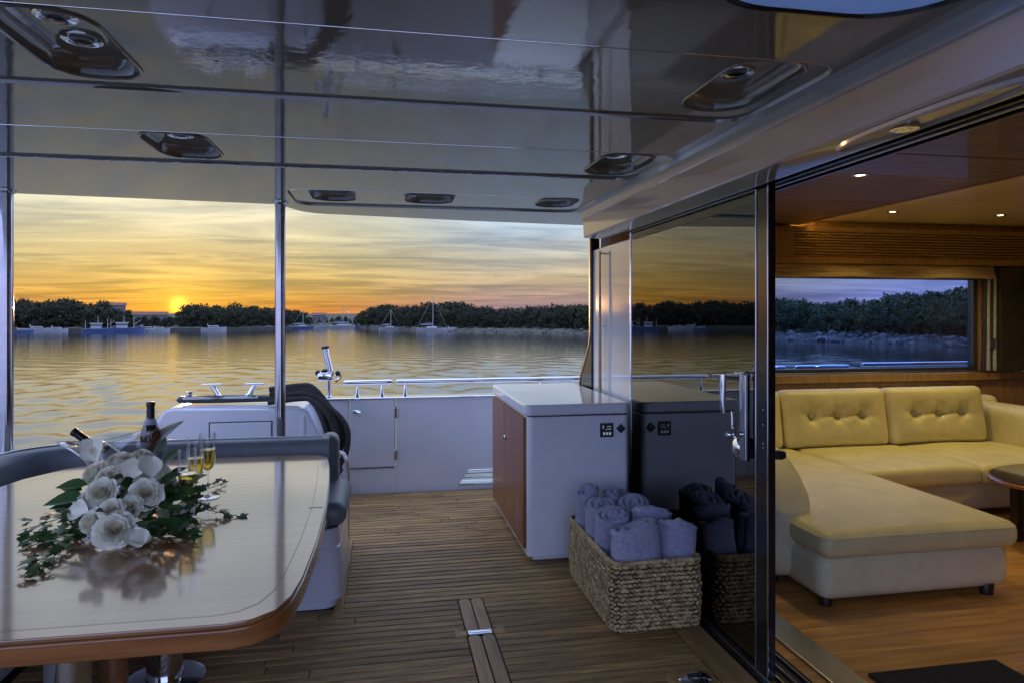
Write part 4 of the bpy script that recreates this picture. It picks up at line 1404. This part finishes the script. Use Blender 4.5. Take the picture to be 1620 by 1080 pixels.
def bottle(loc, axis, label, h=.305, band='foil_silver'):
    b = empty('champagne_bottle', loc, label, 'bottle')
    b.rotation_euler = Vector((0, 0, 1)).rotation_difference(Vector(axis).normalized()).to_euler()
    m = MB(); m.lathe([(.0, .004), (.030, .0), (.042, .004), (.0435, .02), (.0435, .145), (.040, .172), (.030, .200), (.0205, .222), (.0175, .235)], (0, 0, 0), 28, caps=False); m.build('glass_body', 'bottle_dark', b)
    m = MB(); m.lathe([(.0182, .226), (.0172, .27), (.0168, .285), (.0195, .288), (.0195, .300), (.017, .305), (.0, .306)], (0, 0, 0), 24, caps=False); m.build('foil_cap', 'foil_black', b)
    m = MB(); m.lathe([(.0305, .2005), (.0215, .2225), (.0187, .228), (.0187, .231)], (0, 0, 0), 24, caps=False); m.build('neck_band', band, b)
    m = MB()
    rows = [[(.0441 * math.cos(a), .0441 * math.sin(a), z) for a in [math.radians(-160 + 140 * k / 12) for k in range(13)]] for z in (.055, .125)]
    m.grid(rows); m.build('label', 'label_pale', b)


bottle((-1.070, 3.43, TT + .028), (.0, .02, 1), 'dark champagne bottle standing upright in the bucket', band='label_pale')
bottle((-1.135, 3.36, TT + .03), (-.80, .06, .62), 'dark champagne bottle lying tilted over the left lip of the bucket', band='foil_silver')


def flute(x, y, label, fill=.5):
    f = empty('champagne_flute', (x, y, TT), label, 'glass', 'champagne flutes beside the flowers')
    m = MB(); m.lathe([(.0, .002), (.031, .0015), (.033, .003), (.012, .007), (.0045, .013), (.0037, .03), (.0037, .085), (.006, .093)], (0, 0, 0), 24, caps=False); m.build('stem_and_foot', 'thin_glass', f)
    bowl = [(.0, .0935), (.008, .095), (.017, .105), (.0215, .125), (.0235, .155), (.0240, .19), (.0232, .222)]
    m = MB(); m.lathe(bowl + [(.0222, .2225)], (0, 0, 0), 24, caps=False); m.build('bowl', 'thin_glass', f)
    top = .095 + .105 * fill
    m = MB(); m.lathe([(.0, .0965), (.0072, .097), (.0160, .107), (.0203, .127), (.0219, min(.156, top)), (.0222, top), (.0, top)], (0, 0, 0), 24, caps=False); m.build('champagne', 'wine', f)
    f.scale = (1.35, 1.35, 1.17)


flute(-.685, 2.585, 'champagne flute nearest the flowers, filled with pale wine', .52)
flute(-.712, 2.80, 'champagne flute in the middle of the three on the table', .62)
flute(-.700, 2.93, 'champagne flute furthest from the flowers, behind the other two', .68)

# ---- white roses with ivy
fa = empty('flower_arrangement', (-.93, 2.34, TT), 'arrangement of white roses with trailing ivy lying on the teak table', 'flowers')
f0 = Vector(fa.location)


def rose_mesh(seed, open_=1.0):
    R = random.Random(seed)
    m = MB()
    # layers from the tight heart outwards; unit radius 1
    layers = [(3, .12, .92, .06, 1), (4, .22, .97, .14, 1), (5, .33, .99, .24, 1), (6, .46, .97, .40, 0), (7, .60, .90, .58, 0), (7, .76, .78, .80, 0), (8, .94, .58, 1.15, 0)]
    for li, (n, rad, top, flare, mi) in enumerate(layers):
        a0 = R.uniform(0, 6.28)
        for k in range(n):
            a = a0 + 2 * math.pi * k / n + R.uniform(-.15, .15)
            half = math.pi / n * 1.42
            rr, tp = rad * R.uniform(.92, 1.06) * open_, top * R.uniform(.93, 1.05)
            rows = []
            for i in range(6):
                t = i / 5
                row = []
                for j in range(7):
                    s = -1 + 2 * j / 6
                    ang = a + s * half * (1 - .12 * t)
                    # cup: rises along t, opens outward; edge curls back
                    rad_t = rr * (.18 + .82 * math.sin(min(1, t * 1.05) * math.pi / 2) ** .8) + flare * .16 * max(0, t - .6) / .4
                    z = tp * (t ** .85) * (1 - .16 * s * s * t) - .10 * flare * max(0, t - .75) / .25
                    rad_t *= 1 + (.05 * math.sin(3 * s + seed + k) + .035 * math.sin(9 * s + 2 * k + seed)) * t + .06 * (s * s) * (1 if li > 2 else .2)
                    row.append((rad_t * math.cos(ang), rad_t * math.sin(ang), z - .45))
                rows.append(row)
            m.grid(rows, mi)
    me = m.mesh('rose', recalc=False)
    me.materials.append(MATS['rose_petal']); me.materials.append(MATS['rose_core'])
    me.polygons.foreach_set('use_smooth', [True] * len(me.polygons))
    return me


rose_me = [rose_mesh(100 + k) for k in range(4)]


def put(me, name, p, axis, size, spin=0.0, mats=None):
    o = bpy.data.objects.new(name, me); COL.objects.link(o); o.parent = fa
    o.location = Vector(p) - f0
    q = Vector((0, 0, 1)).rotation_difference(Vector(axis).normalized())
    o.rotation_euler = (q.to_matrix() @ Matrix.Rotation(spin, 3, 'Z')).to_euler()
    o.scale = (size,) * 3
    return o


TOCAM = Vector((.35, -.85, .40))
roses = [((160, 779, 2.28), .062, (-.15, -.9, .45)), ((231, 780, 2.28), .062, (.2, -.9, .40)), ((182, 838, 2.17), .070, (.2, -.85, .50)), ((145, 828, 2.22), .060, (-.5, -.75, .35)),
         ((150, 747, 2.40), .058, (-.5, -.6, .65)), ((188, 730, 2.42), .062, (-.1, -.4, .95)), ((204, 745, 2.38), .055, (.1, -.7, .7)), ((236, 740, 2.38), .056, (.5, -.55, .65)), ((226, 722, 2.45), .050, (.3, -.3, .9)),
         ((206, 800, 2.24), .046, (.1, -.85, .45)), ((128, 795, 2.27), .042, (-.7, -.6, .4)), ((262, 762, 2.40), .042, (.6, -.6, .5)), ((170, 752, 2.36), .046, (-.2, -.7, .6))]
for i, ((u, v, d), s, ax) in enumerate(roses):
    put(rose_me[i % 4], 'rose', pt(u, v, d), ax, s * .80, i * 1.3)
# loose white petals and half-open blooms
def petal_mesh(seed):
    m = MB(); R = random.Random(seed); rows = []
    for i in range(6):
        t = i / 5
        rows.append([(s * .5 * math.sin(math.pi * (t * .8 + .12)) * 1.05, t - .5, .22 * s * s - .25 * (t - .5) ** 2 + .05 * math.sin(3 * s + seed)) for s in [-1 + .4 * j for j in range(6)]])
    m.grid(rows); me = m.mesh('petal', recalc=False); me.materials.append(MATS['rose_petal'])
    me.polygons.foreach_set('use_smooth', [True] * len(me.polygons)); return me
pet = [petal_mesh(k) for k in range(3)]
for i, (u, v, d, s, ax, sp) in enumerate([(150, 712, 2.42, .085, (-.3, -.8, .5), .3), (140, 706, 2.44, .06, (.2, -.8, .5), -.5), (214, 850, 2.15, .075, (.3, -.5, .8), .6), (125, 808, 2.24, .07, (-.4, -.7, .6), 1.2),
                                  (291, 808, 2.36, .07, (.3, -.8, .5), 1.8), (258, 748, 2.42, .055, (.6, -.6, .5), 2.2), (211, 742, 2.34, .075, (.1, -.85, .5), 2.9), (237, 738, 2.34, .075, (.4, -.7, .6), 3.6), (222, 852, 2.15, .06, (.4, -.4, .8), -1.2)]):
    put(pet[i % 3], 'petal', pt(u, v, d), ax, s, sp)
for (u, v, d, s, ax) in [(178, 806, 2.20, .036, (.1, -.85, .5)), (151, 712, 2.43, .030, (-.3, -.6, .7))]:
    put(rose_me[1], 'rosebud', pt(u, v, d), ax, s, .4)
# rose leaves
def leaf_mesh(lobes, mat, seed=0):
    m = MB(); rows = []
    if lobes == 0:
        for i in range(7):
            t = i / 6
            w = .30 * math.sin(math.pi * t ** .8) * (1 - .15 * t)
            rows.append([(s * w, t, .10 * abs(s) * w * 3 - .12 * t * t) for s in (-1, -.5, 0, .5, 1)])
        m.grid(rows)
    else:
        out = []
        for a, r in [(-90, .10), (-60, .42), (-20, .62), (5, .40), (28, .86), (58, .55), (90, 1.0), (122, .55), (152, .86), (175, .40), (200, .62), (240, .42)]:
            out.append((r * .62 * math.cos(math.radians(a)), .25 + r * .62 * math.sin(math.radians(a))))
        c = m.bm.verts.new((0, .25, .04))
        vs = [m.bm.verts.new((x, y, -.10 * (x * x + (y - .25) ** 2))) for x, y in out]
        for k in range(len(vs)):
            m.bm.faces.new([c, vs[k], vs[(k + 1) % len(vs)]])
    me = m.mesh('leaf', recalc=False); me.materials.append(MATS[mat])
    me.polygons.foreach_set('use_smooth', [True] * len(me.polygons)); return me
lf, iv = leaf_mesh(0, 'leaf_green'), leaf_mesh(1, 'ivy_green')


def put_leaf(me, name, p, tip, nrm, size):
    y = Vector(tip).normalized(); z = (Vector(nrm) - y * Vector(nrm).dot(y)).normalized(); x = y.cross(z)
    o = bpy.data.objects.new(name, me); COL.objects.link(o); o.parent = fa
    o.location = Vector(p) - f0
    o.rotation_euler = Matrix((x, y, z)).transposed().to_euler(); o.scale = (size,) * 3
    return o


R = random.Random(77)
for (u, v, d, tip, s) in [(139, 766, 2.33, (-1, -.1, .05), .105), (135, 785, 2.28, (-1, -.2, -.05), .13), (200, 815, 2.24, (.4, -.6, .3), .075), (214, 838, 2.20, (.6, -.4, .3), .07), (196, 790, 2.26, (.2, -.5, .5), .07),
                          (250, 765, 2.38, (.7, -.2, .4), .10), (258, 735, 2.5, (.6, .0, .7), .09), (252, 722, 2.5, (.2, .2, 1), .08), (262, 790, 2.35, (.8, -.3, .2), .10), (246, 812, 2.28, (.5, -.6, .1), .10),
                          (262, 835, 2.25, (.7, -.5, .0), .09), (240, 800, 2.26, (.2, -.8, .2), .09), (130, 775, 2.34, (-.9, .2, .2), .09), (270, 775, 2.45, (.9, .2, .3), .10), (205, 770, 2.3, (0, -.5, .6), .07),
                          (225, 825, 2.2, (.3, -.8, .1), .08), (190, 760, 2.36, (.1, -.6, .6), .06), (170, 808, 2.2, (-.2, -.8, .3), .06), (120, 800, 2.28, (-.9, -.3, .1), .08), (265, 755, 2.45, (.8, .1, .5), .08)]:
    put_leaf(lf, 'leaf', pt(u, v, d), tip, (R.uniform(-.3, .3), -.5, 1), s * .95)
for i in range(64):            # the leafy bed under the blooms
    u, v = R.uniform(135, 275), R.uniform(770, 845)
    d = 2.36 - (v - 770) / 75 * .12 + R.uniform(0, .06)
    p = pt(u, v, d); p.z = max(p.z, TT + .012)
    a = R.uniform(0, 6.28)
    put_leaf(lf if i % 3 else iv, 'leaf' if i % 3 else 'ivy_leaf', p, (math.cos(a), math.sin(a), R.uniform(-.2, .5)), (R.uniform(-.4, .4), -.4, 1), R.uniform(.055, .095))


for i in range(30):            # darker leaves massed on the glasses' side
    u, v = R.uniform(225, 300), R.uniform(745, 855)
    d = 2.42 - (v - 745) / 110 * .22 + R.uniform(0, .05)
    p = pt(u, v, d); p.z = max(p.z, TT + .012)
    a = R.uniform(-1.2, 1.2)
    put_leaf(lf if i % 2 else iv, 'leaf' if i % 2 else 'ivy_leaf', p, (math.cos(a), math.sin(a) - .4, R.uniform(-.2, .5)), (R.uniform(-.4, .4), -.5, 1), R.uniform(.055, .09))


def on_table(u, v, z=TT):
    d = (EYE - z) * 1080 / (v - 500)
    return pt(u, v, d)


def sprig(pts2, n, spread, size, lift=.02):
    P = [on_table(u, v) + Vector((0, 0, lift * (1 - k / max(1, len(pts2) - 1)) + .006)) for k, (u, v) in enumerate(pts2)]
    m = MB(); m.tube([p - f0 for p in P], .0016, 6); m.build('ivy_stem', 'stem_green', fa)
    for i in range(n):
        t = (i + R.random()) / n * (len(P) - 1)
        k = min(int(t), len(P) - 2)
        p = P[k].lerp(P[k + 1], t - k)
        a = R.uniform(0, 6.28)
        p = p + Vector((R.uniform(-spread, spread), R.uniform(-spread, spread), R.uniform(0, spread * .8)))
        p.z = max(p.z, TT + .006)
        put_leaf(iv, 'ivy_leaf', p, (math.cos(a), math.sin(a), R.uniform(-.25, .35)), (R.uniform(-.5, .5), R.uniform(-.7, .2), 1), size * R.uniform(.7, 1.25))


sprig([(150, 838), (110, 845), (75, 858), (45, 868)], 32, .034, .056)
sprig([(140, 850), (100, 868), (70, 890), (45, 908)], 24, .030, .050)
sprig([(130, 830), (95, 828), (62, 835), (38, 850)], 20, .030, .050)
sprig([(120, 860), (90, 885), (68, 905), (62, 912)], 12, .022, .045)
sprig([(262, 800), (300, 792), (330, 778), (356, 765)], 18, .020, .046, .03)
sprig([(255, 815), (300, 812), (340, 815), (376, 818)], 20, .018, .046, .03)
sprig([(225, 850), (255, 852), (275, 845), (290, 835)], 18, .030, .060)
sprig([(215, 835), (250, 830), (285, 822), (300, 815)], 16, .030, .056, .04)

# ================================================================== SALOON FURNITURE
sofa = empty('corner_sofa', (3.2, 4.0, .01), 'cream leather corner sofa with a long chaise and buttoned back cushions', 'sofa')
q0 = Vector((3.2, 4.0, .01))
def ats(o):
    o.location = -q0; return o


def seat_fn(hx, hy, hz, bulge, seed):
    R = random.Random(seed); p1, p2 = R.uniform(0, 6), R.uniform(0, 6)
    def fn(p):
        k = max(0, 1 - (p.x / hx) ** 2) * max(0, 1 - (p.y / hy) ** 2)
        if p.z > 0:
            p.z += bulge * k ** .5 + .004 * math.sin(p.x * 9 + p1) * math.sin(p.y * 7 + p2)
        return p
    return fn


# chaise
m = MB(); m.rbox(.55, 1.015, .118, .07, (8, 12, 3), 5, mat=Matrix.Translation((2.66, 4.02, .158))); ats(m.build('chaise_base', 'leather_grey', sofa))
m = MB(); m.rbox(.565, 1.04, .066, .055, (12, 20, 3), 5, seat_fn(.565, 1.04, .066, .022, 3), mat=Matrix.Translation((2.665, 4.01, .325))); cc = ats(m.build('chaise_cushion', 'leather', sofa))
m = MB()
ol = rrect(2.66 - .558, 2.665 + .560, 4.01 - 1.034, 4.01 + 1.034, .06, 6)
m.tube([(x, y, .366) for x, y in ol], .0045, 6, closed=True); m.build('piping', 'leather', cc).location = (0, 0, 0)
# side arm of the chaise
m = MB()
def arm_fn(p):
    t = (p.y + .95) / 1.9
    drop = .26 * max(0, 1 - t / .16) ** 1.6
    if p.z > -.1:
        p.z -= drop * (p.z + .1) / .40
    p.x += .006 * math.sin(p.y * 38) * max(0, p.z) * 3 * max(0, 1 - t * 3)
    return p
m.rbox(.13, .95, .325, .085, (3, 26, 8), 5, arm_fn, mat=Matrix.Translation((2.13, 4.22, .385))); ats(m.build('side_arm', 'leather_grey', sofa))
m = MB(); m.tube([(2.245, 3.29, .07), (2.25, 3.285, .40)], .004, 6); ats(m.build('arm_seam', 'leather', sofa))
# long seat
m = MB(); m.rbox(1.0, .44, .105, .05, (10, 5, 3), 4, mat=Matrix.Translation((4.25, 4.66, .155))); ats(m.build('seat_base', 'leather_grey', sofa))
for x in (3.70, 4.63):
    m = MB(); m.rbox(.466, .44, .066, .05, (10, 10, 3), 4, seat_fn(.466, .44, .066, .022, int(x * 10)), mat=Matrix.Translation((x, 4.56, .325))); ats(m.build('seat_cushion', 'leather', sofa))
# back frame and back cushions with three buttons each
m = MB(); m.rbox(1.62, .09, .30, .06, (16, 2, 5), 4, mat=Matrix.Translation((3.75, 5.24, .45))); ats(m.build('back_frame', 'leather_grey', sofa))


def back_cushion(x0, x1, buttons, seed, ztop=.855):
    hx, hz = (x1 - x0) / 2 - .004, (ztop - .385) / 2
    bpos = [(hx * (-.50 + .25 * k * 2) * .98 if buttons == 3 else 0, .015) for k in range(buttons)]
    R = random.Random(seed)
    def fn(p):
        if p.y < 0:
            k = max(0, 1 - (p.x / hx) ** 4) * max(0, 1 - (p.z / hz) ** 4)
            y = -.045 * k
            for bx, bz in bpos:
                dx, dz = p.x - bx, p.z - bz
                r = math.hypot(dx, dz)
                y += .060 * math.exp(-(r / .045) ** 2) * 1.0 + .022 * math.exp(-(r / .12) ** 2)
                ang = math.atan2(dz, dx)
                y += .006 * math.exp(-(r / .13) ** 2) * math.cos(6 * ang + 1)
            if buttons:
                y += .012 * math.exp(-((p.z - .015) / .018) ** 2) * (1 if abs(p.x) < hx * .55 else 0)
            p.y += y + .002 * math.sin(p.x * 24 + seed) * math.sin(p.z * 17)
        return p
    m = MB()
    lean = Matrix.Translation(((x0 + x1) / 2, 5.03, .385 + hz)) @ Matrix.Rotation(-.16, 4, 'X')
    m.rbox(hx, .085, hz, .055, (44, 2, 26), 5, fn, mat=lean)
    c = ats(m.build('back_cushion', 'leather', sofa, angle=80))
    for bx, bz in bpos:
        m = MB()
        m.lathe([(.0, -.006), (.010, -.004), (.0135, .0), (.010, .006)], tuple(lean @ Vector((bx, -.085 + .010, bz))), 12, axis=(0, 1, .16), caps=False)
        m.build('button', 'leather', c)


back_cushion(2.22, 3.13, 3, 1)
back_cushion(3.14, 4.08, 3, 2)
back_cushion(4.09, 5.02, 3, 3)
m = MB(); m.rbox(.14, 1.0, .27, .08, (3, 10, 5), 4, mat=Matrix.Translation((5.22, 4.35, .43))); ats(m.build('end_arm', 'leather', sofa))
for x, y in ((2.17, 3.07), (3.08, 3.04), (2.10, 3.42), (3.08, 4.9), (5.1, 3.6)):
    m = MB(); m.lathe([(.030, .0), (.036, .05), (.034, .055)], (x, y, .011), 16); ats(m.build('leg', 'dark_leg', sofa))

ct = empty('coffee_table', (4.42, 3.62, .01), 'dark oval coffee table with a wood rim in front of the sofa', 'coffee table')
el = [(.60 * math.cos(a), .42 * math.sin(a)) for a in [2 * math.pi * k / 56 for k in range(56)]]
m = MB(); m.prism(el, .375, .412, .006, 2); m.build('tabletop', 'coffee_top', ct)
m = MB(); m.tube([(x * 1.003, y * 1.003, .392) for x, y in el], .013, 8, closed=True); m.build('wood_rim', 'teak_edge', ct)
for x, y in ((-.42, .10), (.42, .10), (0, -.28)):
    m = MB(); m.box(x - .028, x + .028, y - .028, y + .028, .0, .376, .006, 2); m.build('leg', 'dark_leg', ct)

# door mat
m = MB(); m.box(1.90, 2.50, 1.66, 2.425, .011, .026, .006, 2)
mt = tag(m.build('door_mat', 'mat_black'), 'black bristle door mat on the saloon floor inside the threshold', 'door mat')

# ---- saloon window, louvre box, blind, pillar
wn = empty('saloon_window', (3.72, WALL_Y, .957), 'wide blue-tinted saloon window looking out on the wooded bank', 'window')
w0 = Vector(wn.location)
def atw(o, ref=w0):
    o.location = -ref; return o
m = MB(); m.box(2.04, 5.41, WALL_Y + .045, WALL_Y + .055, .95, 1.81); atw(m.build('pane', 'window_glass', wn, smooth=False))
fr_ = MB()
for (x0, x1, z0, z1) in ((2.05, 5.40, .957, .985), (2.05, 5.40, 1.782, 1.80), (2.05, 2.08, .985, 1.782), (5.355, 5.40, .985, 1.782)):
    fr_.box(x0, x1, WALL_Y + .02, WALL_Y + .085, z0, z1)
atw(fr_.build('frame', 'window_frame', wn, smooth=False))
wn2 = empty('saloon_window', (6.7, WALL_Y, .957), 'next saloon window beyond the dark pillar at the right edge', 'window')
m = MB(); m.box(5.85, 7.6, WALL_Y + .045, WALL_Y + .055, .95, 1.81); atw(m.build('pane', 'window_glass', wn2, smooth=False), Vector(wn2.location))
fr_ = MB()
for (x0, x1, z0, z1) in ((5.86, 7.6, .957, .985), (5.86, 7.6, 1.782, 1.80), (5.86, 5.885, .985, 1.782)):
    fr_.box(x0, x1, WALL_Y + .02, WALL_Y + .085, z0, z1)
atw(fr_.build('frame', 'window_frame', wn2, smooth=False), Vector(wn2.location))
pl_ = empty('window_pillar', (5.60, WALL_Y, .957), 'dark upholstered pillar with a curtain between the saloon windows', 'pillar')
m = MB(); m.box(-.06, .24, -.09, -.002, .0, .94, .01, 2); m.build('core', 'window_frame', pl_)
for k in range(4):
    m = MB(); m.tube([(-.20 + k * .035, -.045 - .012 * (k % 2), .0), (-.195 + k * .034, -.05, .3), (-.19 + k * .035, -.045, .6), (-.185 + k * .034, -.045, .84)], .017, 8); m.build('curtain_fold', 'label_pale' if k % 2 else 'window_frame', pl_)
m = MB(); m.box(-.16, -.10, -.075, -.062, .20, .29, .004, 2); m.build('catch', 'aluminium', pl_)

lv = empty('louvre_box', (4.35, WALL_Y - .12, 1.93), 'long wooden louvred air grille above the saloon window', 'air grille')
l0 = Vector(lv.location)
fr_ = MB()
for (x0, x1, z0, z1) in ((2.4, 7.5, 1.905, 1.955), (2.4, 7.5, 2.175, 2.215), (2.4, 3.44, 1.956, 2.174), (5.83, 5.92, 1.956, 2.174)):
    fr_.box(x0, x1, WALL_Y - .12, WALL_Y - .002, z0, z1, .003, 1)
atw(fr_.build('frame', 'salon_wood', lv), l0)
m = MB(); m.box(3.44, 7.5, WALL_Y - .05, WALL_Y - .04, 1.956, 2.174); atw(m.build('back_panel', 'window_frame', lv, smooth=False), l0)
for k in range(9):
    zz = 1.970 + k * .0245
    m = MB(); m.box(-1.2, 1.2, -.016, .016, -.006, .006, .001, 1, mat=Matrix.Translation((4.635, WALL_Y - .095, zz)) @ Matrix.Rotation(.5, 4, 'X'))
    atw(m.build('slat', 'salon_wood', lv), l0)
bl = empty('roman_blind', (3.75, WALL_Y - .05, 1.79), 'raised fabric blind bunched along the top of the saloon window', 'blind')
for k in range(3):
    m = MB()
    m.rbox(1.73, .030 - .004 * k, .024, .016, (30, 1, 1), 3, lambda p, k=k: Vector((p.x, p.y + .004 * math.sin(p.x * 14 + k * 2), p.z + .004 * math.sin(p.x * 5.3 + k))), mat=Matrix.Translation((0, -.02 + .004 * k, .018 + .036 * k)))
    m.build('fold', 'blind_fabric', bl)

# ================================================================== FAR SHORE: quay, houses, boats
def water_pt(u, v):
    return pt(u, v, (EYE - WATER) * 1080 / (v - 500))


m = MB()
for a, b in zip(range(-200, 460, 20), range(-180, 480, 20)):
    pa, pb = shore_pt(a, -1.2), shore_pt(b, -1.2)
    ca, cb_ = shore_pt(a, 2.2), shore_pt(b, 2.2)
    z = WATER + .5
    m.grid([[(pa.x, pa.y, WATER - .4), (pb.x, pb.y, WATER - .4)], [(pa.x, pa.y, z), (pb.x, pb.y, z)], [(ca.x, ca.y, z), (cb_.x, cb_.y, z)]])
tag(m.build('quay', 'quay_stone', smooth=False), kind='structure')


def house(u, back, w, d, h, label, roofh=.8, zadd=0):
    p = shore_pt(u, back)
    hs = empty('waterfront_house', (p.x, p.y, ground_h(back) + zadd), label, 'house', rz=-math.atan2(p.x, p.y))
    m = MB(); m.box(-w / 2, w / 2, -d / 2, d / 2, -1, h); m.build('wall', 'house_wall', hs, smooth=False)
    m = MB(); m.prism([(-d / 2 - .2, h), (d / 2 + .2, h), (0, h + roofh)], -w / 2 - .2, w / 2 + .2, mat=Matrix(((0, 0, 1, 0), (1, 0, 0, 0), (0, 1, 0, 0), (0, 0, 0, 1)))); m.build('roof', 'house_roof', hs, smooth=False)
    n = max(2, int(w / 1.1))
    for k in range(n):
        x = -w / 2 + w * (k + .5) / n
        m = MB(); m.box(x - .22, x + .22, -d / 2 - .03, -d / 2 + .02, h * .42, h * .78); m.build('window', 'boat_window', hs, smooth=False)


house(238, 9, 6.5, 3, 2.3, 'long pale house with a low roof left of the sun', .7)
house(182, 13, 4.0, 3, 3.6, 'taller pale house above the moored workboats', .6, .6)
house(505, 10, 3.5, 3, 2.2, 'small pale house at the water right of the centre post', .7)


def hull_mesh(L, B, H, sheer=.35, bow=.25):
    m = MB(); rows = []
    for i in range(13):
        t = i / 12
        x = -L / 2 + L * t
        w = B / 2 * (1 - max(0, (t - .45) / .55) ** 2.2) * (.88 + .12 * min(1, t * 4))
        zt = H * (1 + sheer * max(0, t - .4) ** 2 * 2.4)
        rows.append([(x + bow * L * .12 * max(0, t - .8) / .2 * k, s * w * (.55 + .45 * k), -.25 + (zt + .25) * k) for s, k in ((-1, 1), (-1, .5), (-1, 0), (1, 0), (1, .5), (1, 1))])
    vs = m.grid(rows)
    m.bm.faces.new(vs[0])
    for i in range(12):
        m.bm.faces.new([vs[i][0], vs[i + 1][0], vs[i + 1][5], vs[i][5]])
    return m


def boat(u, v, L, kind, label, hull='boat_white', rz=0.0, mast=0, group=None):
    p = water_pt(u, v)
    name = {'sail': 'sailing_boat', 'work': 'fishing_boat', 'motor': 'motor_boat'}[kind]
    b = empty(name, (p.x, p.y, WATER), label, 'boat', group, rz=-math.atan2(p.x, p.y) + rz)
    H = L * (.10 if kind == 'sail' else .13)
    hull_mesh(L, L * .3, H).build('hull', hull, b)
    if kind == 'sail':
        m = MB(); m.rbox(L * .17, L * .08, L * .035, L * .02, (2, 1, 1), 2, mat=Matrix.Translation((0, 0, H + L * .03))); m.build('coachroof', 'boat_white', b)
        m = MB(); m.tube([(.04 * L, 0, H), (.04 * L, 0, H + mast)], [.07, .05], 8); m.build('mast', 'mast_alu', b)
        m = MB(); m.tube([(.04 * L, 0, H + .13 * L), (-.36 * L, 0, H + .12 * L)], .07, 8); m.build('boom', 'mast_alu', b)
        m = MB(); m.tube([(.03 * L, 0, H + .15 * L), (-.15 * L, 0, H + .165 * L), (-.35 * L, 0, H + .135 * L)], [.10, .11, .06], 8); m.build('furled_sail', 'boat_blue', b)
        for e in (-.48, .5):
            m = MB(); m.tube([(.04 * L, 0, H + mast), (e * L, 0, H + .05)], .018, 5); m.build('stay', 'mast_alu', b)
    elif kind == 'work':
        m = MB(); m.rbox(L * .15, L * .10, L * .085, .08, (2, 1, 1), 2, mat=Matrix.Translation((-.10 * L, 0, H + L * .08))); wh = m.build('wheelhouse', 'boat_white', b)
        m = MB(); m.box(-.255 * L, .055 * L, -.105 * L, -.09 * L, H + .09 * L, H + .135 * L); m.build('window', 'boat_window', wh, smooth=False)
        m = MB(); m.rbox(L * .18, L * .115, L * .012, .04, (2, 1, 1), 2, mat=Matrix.Translation((-.10 * L, 0, H + L * .172))); m.build('wheelhouse_roof', 'boat_white', wh)
        for x, hh in ((-.05, .40), (.22, .34), (-.40, .28)):
            m = MB(); m.tube([(x * L, 0, H), (x * L, 0, H + hh * L)], [.06, .035], 6); m.build('mast', 'mast_alu', b)
        m = MB(); m.tube([(.22 * L, 0, H + .10 * L), (.42 * L, 0, H + .26 * L)], .04, 6); m.build('derrick', 'mast_alu', b)
        m = MB(); m.tube([(.30 * L, -.10 * L, H + .05 * L), (.40 * L, -.06 * L, H + .07 * L), (.50 * L, 0, H + .10 * L), (.40 * L, .06 * L, H + .07 * L)], .03, 6); m.build('bow_rail', 'mast_alu', b)
    else:
        m = MB(); m.rbox(L * .20, L * .10, L * .05, .06, (2, 1, 1), 2, lambda p: Vector((p.x - max(0, p.z) * .8, p.y, p.z)), mat=Matrix.Translation((.02 * L, 0, H + L * .045))); ca = m.build('cabin', 'boat_white', b)
        m = MB(); m.box(-.15 * L, .16 * L, -.106 * L, -.09 * L, H + .04 * L, H + .075 * L); m.build('window', 'boat_window', ca, smooth=False)
        m = MB(); m.tube([(-.20 * L, -.08 * L, H), (-.24 * L, -.08 * L, H + .17 * L), (-.24 * L, .08 * L, H + .17 * L), (-.20 * L, .08 * L, H)], .05, 6); m.build('radar_arch', 'boat_white', b)


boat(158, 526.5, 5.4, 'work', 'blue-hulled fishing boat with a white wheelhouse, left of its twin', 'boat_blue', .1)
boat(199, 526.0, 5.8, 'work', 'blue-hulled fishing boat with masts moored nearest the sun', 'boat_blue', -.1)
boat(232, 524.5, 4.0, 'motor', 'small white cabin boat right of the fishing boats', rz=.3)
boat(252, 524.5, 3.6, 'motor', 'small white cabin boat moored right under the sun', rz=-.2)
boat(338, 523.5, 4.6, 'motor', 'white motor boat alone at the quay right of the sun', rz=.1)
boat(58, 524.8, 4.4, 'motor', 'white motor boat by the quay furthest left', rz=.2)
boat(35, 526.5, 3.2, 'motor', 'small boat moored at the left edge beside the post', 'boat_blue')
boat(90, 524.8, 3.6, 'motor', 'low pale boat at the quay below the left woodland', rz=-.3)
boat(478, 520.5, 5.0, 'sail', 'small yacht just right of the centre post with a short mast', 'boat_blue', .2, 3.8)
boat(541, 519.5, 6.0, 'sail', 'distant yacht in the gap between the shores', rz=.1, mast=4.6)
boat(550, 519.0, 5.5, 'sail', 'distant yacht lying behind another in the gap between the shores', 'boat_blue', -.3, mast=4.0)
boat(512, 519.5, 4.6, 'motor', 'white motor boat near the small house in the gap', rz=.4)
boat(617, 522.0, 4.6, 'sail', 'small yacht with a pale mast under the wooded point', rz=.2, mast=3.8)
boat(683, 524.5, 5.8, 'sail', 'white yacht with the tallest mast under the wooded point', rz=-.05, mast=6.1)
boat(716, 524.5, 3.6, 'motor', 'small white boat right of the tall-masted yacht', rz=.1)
